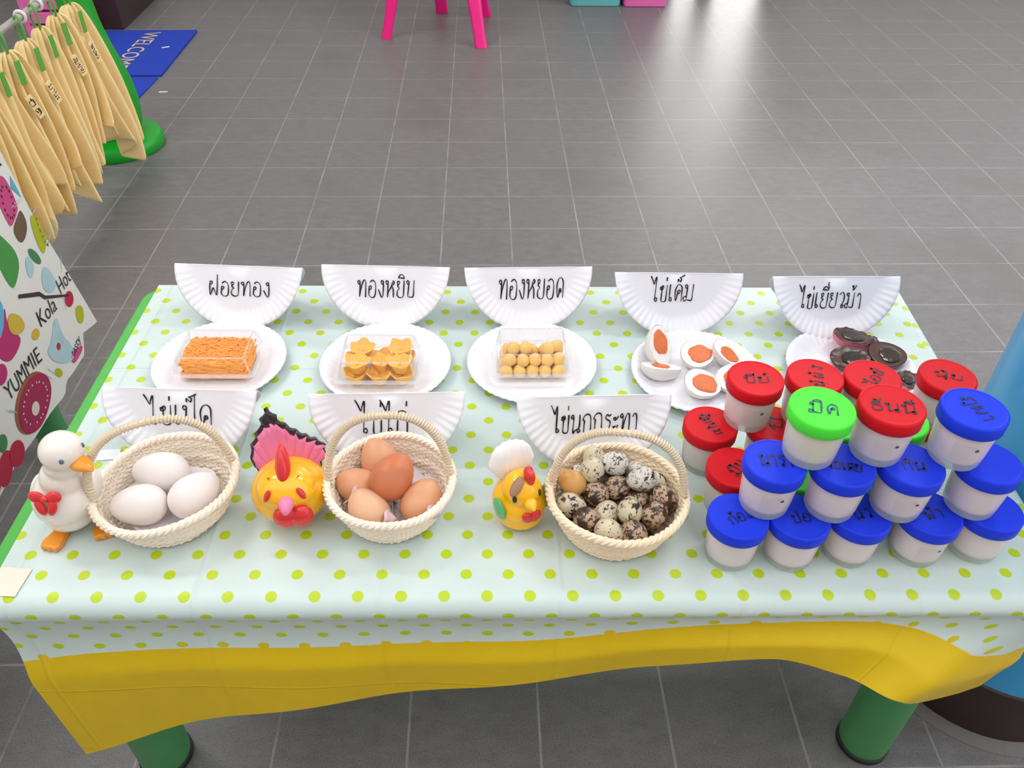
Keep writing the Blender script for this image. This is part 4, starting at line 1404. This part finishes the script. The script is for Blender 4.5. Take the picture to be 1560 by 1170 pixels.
# tail: pointed fan with a ragged black edge
OUT = [(120, 665), (84, 610), (70, 520), (85, 440), (108, 390), (130, 340), (165, 270), (185, 215), (210, 172), (236, 205), (262, 250), (296, 278), (330, 310), (365, 340), (400, 370), (430, 396), (460, 420), (492, 455), (515, 495), (505, 545), (480, 580), (455, 620)]
tout = []
for (xa, ya), (xb, yb) in zip(OUT, OUT[1:]):
    for q in range(4):
        f = q / 4
        tout.append(((xa + (xb - xa) * f - 292) * .000185, .048 + (620 - (ya + (yb - ya) * f)) * .000178))
tout.append(((OUT[-1][0] - 292) * .000185, .05))
ri = random.Random(3)
NT_ = len(tout)
def tail_pt(k, f):
    x, z = tout[k]
    x0_, z0_ = x * .25, .040
    X, Z = x0_ + (x - x0_) * f, z0_ + (z - z0_) * f
    return (X, .020 + .26 * (Z - .04) + .9 * X * X / .045 * .3 - .0016 * math.sin(k * .95) * f, Z)
thr = []
for k in range(NT_):
    apex = max(0, 1 - abs(k - 32) / 9)
    left = .05 if k < 32 else 0
    low = max(0, (k - 62) / 20)
    thr.append(min(.993, .972 - left - .17 * apex - (.10 if (k // 2) % 3 == 0 else 0) * ri.uniform(.4, 1) * (1 - low)) if k < 76 else .993)
g = G()
g.grid([[tail_pt(k, thr[k] * i / 8) for k in range(NT_)] for i in range(9)])
tl = g.build('tail', M['fig_pink'], ro, angle=180)
m = tl.modifiers.new('thickness', 'SOLIDIFY'); m.thickness = .0055; m.offset = -1
g = G()
g.grid([[tail_pt(k, thr[k] + (1 - thr[k]) * i / 3) for k in range(NT_)] for i in range(4)])
e = g.build('black_tail_edge', M['fig_black'], tl, angle=180)
e['label'] = 'black ragged edge'
m = e.modifiers.new('thickness', 'SOLIDIFY'); m.thickness = .0055; m.offset = -1
g = G()
g.ell((0, -.010, .090), (.0085, .013, .021), fn=lambda q, d: Vector((q.x * (1 - .35 * max(0, d.z)), q.y + .010 * d.z, q.z)))
g.build('comb', M['fig_red'], ro)
g = G()
g.ell((.002, -.045, .064), (.0085, .012, .0075), fn=lambda q, d: Vector((q.x * (1 - .4 * max(0, -d.y)), q.y, q.z - .002 * max(0, -d.y))))
g.build('beak', M['fig_pink'], ro)
g = G()
for sx in (-1, 1):
    g.ell((.006 + sx * .0075, -.0405, .040), (.0145, .0095, .0155))
g.build('wattle', M['fig_red'], ro)
for sx in (-1, 1):
    n = Vector((sx * .55, -.75, .42)).normalized()
    p = Vector((0, -.012, .058)) + Vector((n.x * .0338, n.y * .0302, n.z * .0262))
    g = G(); g.ell((0, 0, 0), (.0085, .0036, .0016), T=Matrix.Translation(p) @ frame(n, (sx * -.25, -.1, 1)).to_4x4())
    g.build('eye_patch', M['fig_red'], ro)
    g = G(); g.ell((0, 0, 0), (.0014, .0012, .0010), T=Matrix.Translation(Vector((sx * .016, -.020, .0815))))
    g.build('brow', M['fig_brown'], ro)

# small hen with a white fan tail
he = thing('hen_figurine', 'small yellow ceramic hen figurine with a white fluted tail, left of the quail egg basket', 'figurine', (.038, .634, ZC + .0003), (0, 0, .35))
g = G()
g.ell((0, 0, .030), (.0315, .033, .030))
g.ell((0, -.002, .016), (.029, .030, .0155))
g.ell((0, -.006, .055), (.0225, .0225, .022))
remesh(g.build('body', M['fig_yellow'], he), .002, 5)
g = G()
def shell_fn(q, d):
    k = 1 + .045 * math.cos(d.x * 22)
    w = 1 - .42 * max(0, -d.z)
    return Vector((q.x * w * (1 + .02 * math.cos(d.z * 9)), q.y * k + .10 * q.z, q.z * (1 + .03 * math.cos(d.x * 22))))
g.ell((0, .026, .066), (.0275, .0125, .030), nu=72, nv=24, fn=shell_fn)
g.build('tail', M['fig_white'], he, angle=180)
g = G(); g.ell((.006, -.012, .079), (.0062, .0105, .0115), fn=lambda q, d: Vector((q.x, q.y, q.z * (1 + .12 * math.sin(6 * d.y)))))
g.build('comb', M['fig_red'], he)
g = G(); g.ell((.001, -.0305, .0535), (.0075, .0110, .0065), fn=lambda q, d: Vector((q.x * (1 - .5 * max(0, -d.y)), q.y, q.z * (1 - .3 * max(0, -d.y)))))
g.build('beak', M['fig_yellow'], he)
g = G()
for sx in (-1, 1):
    g.ell((0, 0, 0), (.0062, .0035, .0085), T=Matrix.Translation((.0015 + sx * .0048, -.0325, .034)) @ Matrix.Rotation(sx * .45, 4, 'Y'))
g.build('wattle', M['fig_red'], he)
for sx in (-1, 1):
    n = Vector((sx * .66, -.70, .15)).normalized()
    p = Vector((0, -.006, .055)) + Vector((n.x * .0223, n.y * .0225, n.z * .022))
    g = G(); g.ell((0, 0, 0), (.0050, .0028, .0012), T=Matrix.Translation(p) @ frame(n, (0, 0, 1)).to_4x4())
    g.build('eye', M['fig_black'], he)
    n = Vector((sx * .80, -.15, -.02)).normalized()
    g = G(); g.ell((0, 0, 0), (.0145, .0120, .0035), T=Matrix.Translation(Vector((sx * .0285, -.010, .036))) @ frame(n, (0, .1, 1)).to_4x4())
    g.build('wing', M['fig_green'], he)
n = Vector((-.45, -.45, .75)).normalized()
g = G(); g.ell((0, 0, 0), (.0125, .0062, .0018), T=Matrix.Translation(Vector((0, -.006, .055)) + Vector((n.x * .0225, n.y * .0225, n.z * .022))) @ frame(n, (-.55, -.3, -.6)).to_4x4())
g.build('head_patch', M['fig_brown'], he)

# ------------------------------------------------------------------ neighbouring table with printed oilcloth
lt = thing('side_table', 'second table at the left edge, hidden under its printed oilcloth', 'table', (-1.16, .86, 0))
g = G(); g.prism(rrect(-.33, .33, -.55, .45, .02), .665, .695)
g.build('tabletop', M['table_green'], lt, smooth=False)
for sx in (-1, 1):
    for sy in (-.49, .38):
        g = G(); g.lathe([(.03, 0), (.03, .665)], 24, T=Matrix.Translation((sx * .28, sy, 0)))
        g.build('leg', M['leg_green'], lt)
def sheet_x(y, z):
    f = max(0, (.70 - z) / .5)
    return -.826 + .026 * f ** .5 + (.006 * math.sin(y * 16) + .003 * math.sin(y * 41 + 1)) * f ** 1.5 * .6
hem_line = [(.35, .19), (.944, .196), (1.095, .187), (1.202, .180), (1.223, .200), (1.316, .190), (1.346, .225), (1.407, .206), (1.42, .21)]
def hem_z(y):
    return interp([(a, (b, 0, 0)) for a, b in hem_line], y).x
def far_y(z):
    return interp([(.18, (1.411, 0, 0)), (.206, (1.407, 0, 0)), (.30, (1.387, 0, 0)), (.475, (1.350, 0, 0)), (.646, (1.338, 0, 0)), (.72, (1.332, 0, 0))], z).x
g = G()
rows = []
NYS, NZS = 90, 30
for i in range(NZS + 1):
    row = []
    for j in range(NYS + 1):
        q = j / NYS
        y = .34 + (1.407 - .34) * q
        zb = hem_z(y)
        z = .697 + (zb - .697) * i / NZS
        yy = .34 + (far_y(z) - .34) * q
        row.append((sheet_x(yy, z), yy, z))
    rows.append(row)
g.grid(rows)
top = [[(-1.49 + (sheet_x(.34 + (far_y(.697) - .34) * j / NYS, .697) + 1.49) * i / 4, .34 + (far_y(.697) - .34) * j / NYS, .697) for j in range(NYS + 1)] for i in range(5)]
g.grid(top)
def pr(pts, m, lift):
    g.cur = m
    cy = sum(p[0] for p in pts) / len(pts)
    cz = sum(p[1] for p in pts) / len(pts)
    o = len(g.v)
    # dense fan so the print follows the cloth
    if len(pts) > 4 and m != 1 + PK.index('dark'):
        for _ in range(2):
            pts = [q for a, b in zip(pts, pts[1:] + pts[:1]) for q in (((a[0] * 3 + b[0]) / 4, (a[1] * 3 + b[1]) / 4), ((a[0] + 3 * b[0]) / 4, (a[1] + 3 * b[1]) / 4))]
    ring = []
    n = len(pts)
    for a in range(n):
        for s in range(3):
            f = s / 3
            ring.append((pts[a][0] + (pts[(a + 1) % n][0] - pts[a][0]) * f, pts[a][1] + (pts[(a + 1) % n][1] - pts[a][1]) * f))
    rr_ = []
    for q in (1, .66, .33, .0):
        rr_.append([(sheet_x(cy + (y - cy) * q, cz + (z - cz) * q) + lift, cy + (y - cy) * q, cz + (z - cz) * q) for y, z in ring])
    g.grid(rr_, closed_u=True)
    g.cur = 0
PK = list(PRINT)
SH = {
 'watermelon': ('pink', [(1.306, .584), (1.321, .569), (1.319, .519), (1.308, .511), (1.275, .501), (1.269, .51), (1.272, .567), (1.279, .579)]),
 'rind': ('brown', [(1.323, .512), (1.322, .476), (1.279, .461), (1.27, .496), (1.305, .507)]),
 'lemon': ('lime', [(1.334, .49), (1.355, .481), (1.358, .455), (1.358, .431), (1.33, .411), (1.322, .433)]),
 'pickle': ('green', [(1.229, .522), (1.244, .494), (1.255, .467), (1.249, .443), (1.218, .424), (1.202, .422), (1.197, .455), (1.201, .49)]),
 'splash': ('cyan', [(1.335, .568), (1.338, .545), (1.338, .524), (1.322, .55)]),
 'pear': ('pale_blue', [(1.307, .403), (1.328, .385), (1.328, .347), (1.296, .349), (1.278, .373)]),
 'pear2': ('pale_blue', [(1.271, .443), (1.287, .437), (1.285, .413), (1.259, .404), (1.257, .423)]),
 'branch': ('dark', [(1.21, .407), (1.265, .376), (1.277, .359), (1.35, .313), (1.347, .31), (1.27, .356), (1.26, .371), (1.205, .402)]),
 'glass': ('blue', [(1.153, .435), (1.167, .425), (1.153, .394), (1.124, .381), (1.111, .386)]),
 'cup': ('magenta', [(1.171, .42), (1.148, .378), (1.172, .345), (1.147, .333), (1.11, .334), (1.091, .364), (1.108, .383), (1.132, .38)]),
 'cream': ('yellow', [(1.168, .4), (1.193, .375), (1.189, .348), (1.157, .356), (1.147, .379)]),
 'leaf': ('leaf', [(1.006, .266), (1.025, .253), (1.017, .233), (.995, .233), (.99, .249)]),
 'flower': ('lime', [(1.353, .283), (1.378, .268), (1.367, .245), (1.348, .241), (1.339, .259)]),
 'bottle': ('pale_blue', [(1.267, .311), (1.284, .305), (1.271, .27), (1.29, .238), (1.276, .209), (1.222, .241), (1.207, .28), (1.235, .287)]),
 'candy': ('pink', [(1.268, .227), (1.309, .218), (1.325, .207), (1.308, .201), (1.262, .206)]),
}
def oval(cy, cz, pts_y, pts_z, rot, n=18):
    return [(cy + pts_y * math.cos(a) * math.cos(rot) - pts_z * math.sin(a) * math.sin(rot), cz + pts_y * math.cos(a) * math.sin(rot) + pts_z * math.sin(a) * math.cos(rot)) for a in [2 * PI * k / n for k in range(n)]]
SH['cherry'] = ('red', oval(1.345, .305, .017, .015, 0))
SH['donut_side'] = ('caramel', oval(1.118, .239, .064, .046, .12))
SH['donut'] = ('donut', oval(1.124, .233, .062, .043, .12))
SH['donut_hole'] = ('white', oval(1.117, .226, .014, .012, 0))
SH['berry'] = ('red', oval(.982, .213, .033, .022, .3))
SH['berry2'] = ('red', oval(1.025, .205, .024, .022, .3))
SH['berry3'] = ('red', oval(.935, .226, .028, .024, .3))
SH['lip'] = ('pink', oval(1.24, .56, .022, .016, .4))
SH['sprig'] = ('leaf', oval(1.30, .428, .010, .022, .5))
SH['petal'] = ('yellow', oval(1.205, .325, .012, .010, 0))
SH['drop'] = ('cyan', oval(1.17, .52, .014, .022, .3))
SH['berry4'] = ('magenta', oval(1.08, .335, .020, .016, .2))
SH['swirl'] = ('pale_blue', oval(1.03, .34, .030, .012, .6))
SH['bud'] = ('lime', oval(1.215, .228, .008, .012, .6))
SH['tart'] = ('caramel', oval(1.01, .44, .040, .020, .3))
SH['cork'] = ('red', oval(1.246, .266, .007, .007, 0))
for k, (nm, (c, pts)) in enumerate(SH.items()):
    lift = .0008 + (.0005 if nm in ('donut', 'cream', 'cork', 'branch', 'berry2') else 0) + (.001 if nm == 'donut_hole' else 0)
    pr(pts, 1 + PK.index(c), lift)
for k in range(14):     # seeds of the melon slice
    y, z = 1.279 + .034 * hw(k, 1, 2), .512 + .052 * hw(k, 5, 3)
    pr(oval(y, z, .0022, .003, 0, 6), 1 + PK.index('dark'), .0013)
for k in range(20):     # icing sprinkles and flecks
    a = k * 2.4
    pr(oval(1.124 + .045 * math.cos(a), .233 + .031 * math.sin(a), .0025, .0018, a, 6), 1 + PK.index('white'), .0018)
for k in range(9):
    a = k * .7
    pr(oval(1.36 - .012 * hw(k, 2, 2), .42 + .06 * hw(k, 8, 1), .0035, .0010, a, 6), 1 + PK.index('dark'), .0013)
for k in range(26):     # pencil-like sketch strokes between the motifs
    y, z = 1.02 + .36 * hw(k, 3, 9), .24 + .30 * hw(k, 7, 4)
    pr(oval(y, z, .010 + .010 * hw(k, 1, 1), .0008, 2.2 * hw(k, 6, 6), 8), 1 + PK.index('pale_blue'), .0011)
def print_text(body, y, z, ang, width, height):
    g.cur = 1 + PK.index('black')
    vs, fs, w, h = text_mesh(body, -.004)
    out = []
    for x, yy in vs:
        X, Y = x * width / w, yy * height / h
        py = y + X * math.cos(ang) - Y * math.sin(ang)
        pz = z + X * math.sin(ang) + Y * math.cos(ang)
        out.append((sheet_x(py, pz) + .0014, py, pz))
    g.add(out, fs)
    g.cur = 0
print_text('YUMMIE', 1.130, .297, PI - .08 + PI, .125, .030)
print_text('Hot', 1.352, .343, .0, .050, .030)
print_text('Kola', 1.262, .336, -.12, .070, .030)
print_text('tasty', 1.300, .222, .1, .050, .020)
print_text('6.', 1.318, .612, -.6, .035, .030)
o = g.build('printed_tablecloth', [M['print_cloth']] + [PRINT[k] for k in PK], weld=False, angle=180)
tag(o, 'off-white oilcloth printed with fruit, cakes and lettering, hanging at the left edge', 'tablecloth')

# ------------------------------------------------------------------ towel rack and towels
rk = thing('towel_rack', 'bright green plastic towel rack with a round foot, behind the yellow towels', 'towel rack', (-1.245, 2.715, 0))
g = G(); g.lathe([(0, 0), (.147, 0), (.152, .006), (.152, .030), (.145, .042), (.125, .048), (.06, .052), (0, .052)], 64)
g.build('round_foot', M['rack_green'], rk)
g = G(); g.lathe([(.085, .045), (.098, .08), (.104, .12), (.104, .17), (.098, .22), (.084, .28), (.068, .34), (.056, .40), (.051, .46), (.050, .55), (.054, .64), (.060, .70), (.050, .76), (0, .78)], 48)
po = g.build('post', M['rack_green'], rk)
g = G()
a = math.radians(-50)
T = Matrix.Translation((.0795 * math.cos(a), .0795 * math.sin(a), .300)) @ Matrix.Rotation(a + PI / 2, 4, 'Z') @ Matrix.Rotation(PI / 2 - .24, 4, 'X')
g.tube([(.024 * math.cos(2 * PI * k / 24), .024 * math.sin(2 * PI * k / 24), 0) for k in range(24)], .0022, 6, closed=True, T=T)
g.build('round_boss', M['rack_green'], po)
g = G(); g.tube([(.115, -.06, .585), (.115, -1.2, .585)], .0085, 16); g.tube([(0, -.03, .585), (.115, -.06, .585)], .010, 12)
g.build('rod', M['rod'], rk)

def towel(label, y, ztop, L, wid, seed, tagtxt=None, xo=0, skew=0, ty=.0, rz=0.0):
    """hand towel hung by a loop: bunched at the top, falling in folds to a slanted hem"""
    rr = random.Random(seed)
    t = thing('hanging_towel', label, 'towel', (-1.122 + xo, y, ztop), (0, 0, -.34 + .20 * math.sin(seed * 2.3) + rz), 'yellow towels on the rack')
    ph = [rr.random() * 6 for _ in range(5)]
    nf = 3.2 + .5 * (seed % 3)
    g = G()
    rows = []
    NC, NR = 52, 30
    for i in range(NR + 1):
        f = i / NR
        row = []
        spread = .20 + .80 * (f ** .45)
        for j in range(NC + 1):
            q = -1 + 2 * j / NC
            # a diagonal square cloth: hem falls to a point, off-centre
            ln = L * (1 - .22 * abs(q - .45 * math.sin(ph[0])) - .07 * abs(math.sin(4.5 * q + ph[1])) - .04 * math.sin(9 * q + ph[2]))
            yy = q * wid * spread * (1 - .25 * f ** 6) + skew * f + .010 * math.sin(f * 4 + ph[2]) * f
            xx = (.036 * spread * (.55 + .6 * f)) * math.cos(q * PI * nf + ph[3] + .9 * f) + .014 * math.sin(q * 4 + f * 5 + ph[4]) * f
            row.append((xx, yy, -ln * f))
        rows.append(row)
    g.grid(rows)
    o = g.build('cloth', M['towel'], t, angle=180)
    m = o.modifiers.new('thickness', 'SOLIDIFY'); m.thickness = .006; m.offset = 0
    m = o.modifiers.new('soft', 'SUBSURF'); m.levels = 1; m.render_levels = 1
    g = G()
    hgt = .585 - ztop
    top = hgt + .011
    g.tube([(.010 * math.sin(2 * PI * k / 16), 0, (top - .004) / 2 + (top + .012) / 2 * math.cos(2 * PI * k / 16)) for k in range(16)], .0032, 6, closed=True)
    g.build('cord_loop', M['clip'], t)
    g = G(); g.box((.028, .0, -.045), (.0015, .0075, .028))
    g.build('green_strap', M['clip'], t, smooth=False, bevel=.001)
    if tagtxt:
        g = G()
        T = Matrix.Translation((.037, ty, -.125)) @ Matrix.Rotation(PI / 2, 4, 'Z') @ Matrix.Rotation(PI / 2, 4, 'X') @ Matrix.Rotation(-1.25, 4, 'Z')
        g.box((0, 0, -.001), (.030, .009, .0012), T=T)
        l = g.build('name_label', M['towel'], t, smooth=False)
        g = G(); put_hand(g, tagtxt, .044, T, .013, 0, pen=.0010, lift=.0006, seed=seed)
        g.build('lettering', M['ink'], l, smooth=False, weld=False)
    return t
towel('yellow towel farthest along the rack, its loose corner hanging over the green foot', 2.405, .545, .51, 0.095, 1, 'ณนพล', skew=.055)
towel('yellow towel second from the far end of the rack', 2.310, .545, .43, 0.076, 2, 'สมชาย')
towel('yellow towel third from the far end, its blunt tip over the dark floor', 2.205, .545, .44, 0.073, 3)
towel('yellow towel in the middle of the rack with a curled tip near the floor', 2.110, .545, .465, 0.073, 4, 'มานะ', xo=.004)
towel('yellow towel third from the printed oilcloth, with a black name label', 2.010, .550, .45, 0.076, 5, 'ปิติ', xo=.006)
towel('yellow towel hanging lowest beside the printed oilcloth', 1.925, .550, .455, 0.076, 6)
towel('yellow towel at the left edge, partly behind the printed oilcloth', 1.830, .545, .42, 0.076, 8)
towel('yellow towel nearest the viewer, cut by the left edge of the photo', 1.735, .545, .40, 0.073, 9)
for k, y in enumerate((2.155, 2.255, 1.975)):
    g = G()
    g.tube([(.0125 * math.cos(2 * PI * q / 20), 0, .0125 * math.sin(2 * PI * q / 20)) for q in range(20)], .004, 8, closed=True)
    tag(g.build('rod_ring', M['loop'], loc=(-1.130, y, .585)), ['white plastic ring on the rod, middle one', 'white plastic ring on the rod, nearest the green post', 'white plastic ring on the rod, nearest the left edge of the photo'][k], 'ring', 'white rings on the rod')

# ------------------------------------------------------------------ far floor items
wm = thing('door_mat', 'blue WELCOME coil door mat on the grey tiles behind the green post', 'mat', (-1.55, 3.62, 0), (0, 0, 0))
g = G(); g.prism([(-.135, -.27), (.262, -.262), (.262, .300), (-.135, .285)], .0, .010)
g.build('pad', M['mat_blue'], wm, smooth=False, bevel=.003)
g = G()
put_text(g, 'WELCOME', .46, Matrix.Translation((.075, .03, .0106)) @ Matrix.Rotation(-PI / 2 - .02, 4, 'Z'), .070)
g.build('lettering', M['mat_gold'], wm, smooth=False, weld=False)
wm2 = G(); wm2.prism([(-.135, -.22), (.235, -.22), (.255, .165), (-.135, .165)], .0, .006)
tag(wm2.build('door_mat', M['mat_blue'], loc=(-1.55, 3.335 - .16, 0), smooth=False, bevel=.002), 'plain blue mat on the tiles in front of the WELCOME mat', 'mat')
for x, y, a, lab in ((-1.36, 3.68, .5, 'tiny white paper scrap on the right part of the WELCOME mat'), (-1.235, 3.20, .1, 'tiny white paper scrap on the tiles right of the blue mats')):
    g = G(); g.box((0, 0, .0006), (.016, .004, .0006))
    tag(g.build('paper_scrap', M['paper'], loc=(x, y, .0104 if x < -1.3 else 0), rot=(0, 0, a), smooth=False), lab, 'paper')

st = thing('plastic_stool', 'hot pink plastic stool standing on the tiles at the top of the photo', 'stool', (-.19, 3.99, 0))
for bx_, by_, tx_, ty_, w in ((-.24, -.14, -.15, -.06, .021), (.185, -.255, .12, -.12, .024), (-.005, .25, -.03, .15, .026), (.21, .19, .13, .10, .021)):
    g = G()
    rows = []
    for i in range(9):
        f = i / 8
        c = Vector((bx_ + (tx_ - bx_) * f, by_ + (ty_ - by_) * f, .001 + .40 * f))
        s = w * (1 + .55 * f)
        if i == 0:
            s *= 1.12
        rows.append([(c.x + s * px, c.y + s * py, c.z) for px, py in rrect(-1, 1, -.8, .8, .45, 4)])
    g.grid(rows, closed_u=True)
    g.poly(rows[0][::-1])
    g.build('leg', M['pink_plastic'], st)
g = G(); g.prism(rrect(-.19, .19, -.17, .19, .05), .40, .44)
g.build('seat', M['pink_plastic'], st, smooth=False, bevel=.012)

def bin_(label, x0, x1, m, y, h=.26):
    t = thing('storage_bin', label, 'storage bin', ((x0 + x1) / 2, y, 0))
    w = (x1 - x0) / 2
    rows = []
    for z, s in ((0.0, .94), (.004, .97), (.02, .98), (h, 1.0), (h + .004, 1.03), (h + .02, 1.03)):
        rows.append([(w * s * px, .16 * s * py, z) for px, py in rrect(-1, 1, -1, 1, .14, 5)])
    g = G(); g.grid(rows, closed_u=True); g.poly(rows[0][::-1])
    g.build('tub', m, t)
    g = G(); g.prism([(w * 1.04 * px, .17 * py) for px, py in rrect(-1, 1, -1, 1, .14, 5)], h + .021, h + .035)
    g.build('lid', m, t, bevel=.004)
    return t
bin_('teal plastic storage bin at the top edge of the photo, left of the pink bin', .437, .693, M['teal_plastic'], 4.50)
bin_('pink plastic storage bin at the top edge of the photo, right of the teal bin', .705, .925, M['bin_pink'], 4.495)
pb = thing('toy_crate', 'pink slatted crate standing beside the brown-skirted wall pillar', 'crate', (-1.80, 3.74, 0))
g = G()
for k in range(5):
    g.box((0, 0, .025 + .055 * k), (.10, .09, .022))
for sx in (-1, 1):
    for sy in (-1, 1):
        g.box((sx * .095, sy * .085, .14), (.010, .010, .14))
g.build('slats', M['bin_pink'], pb, smooth=False, bevel=.003)
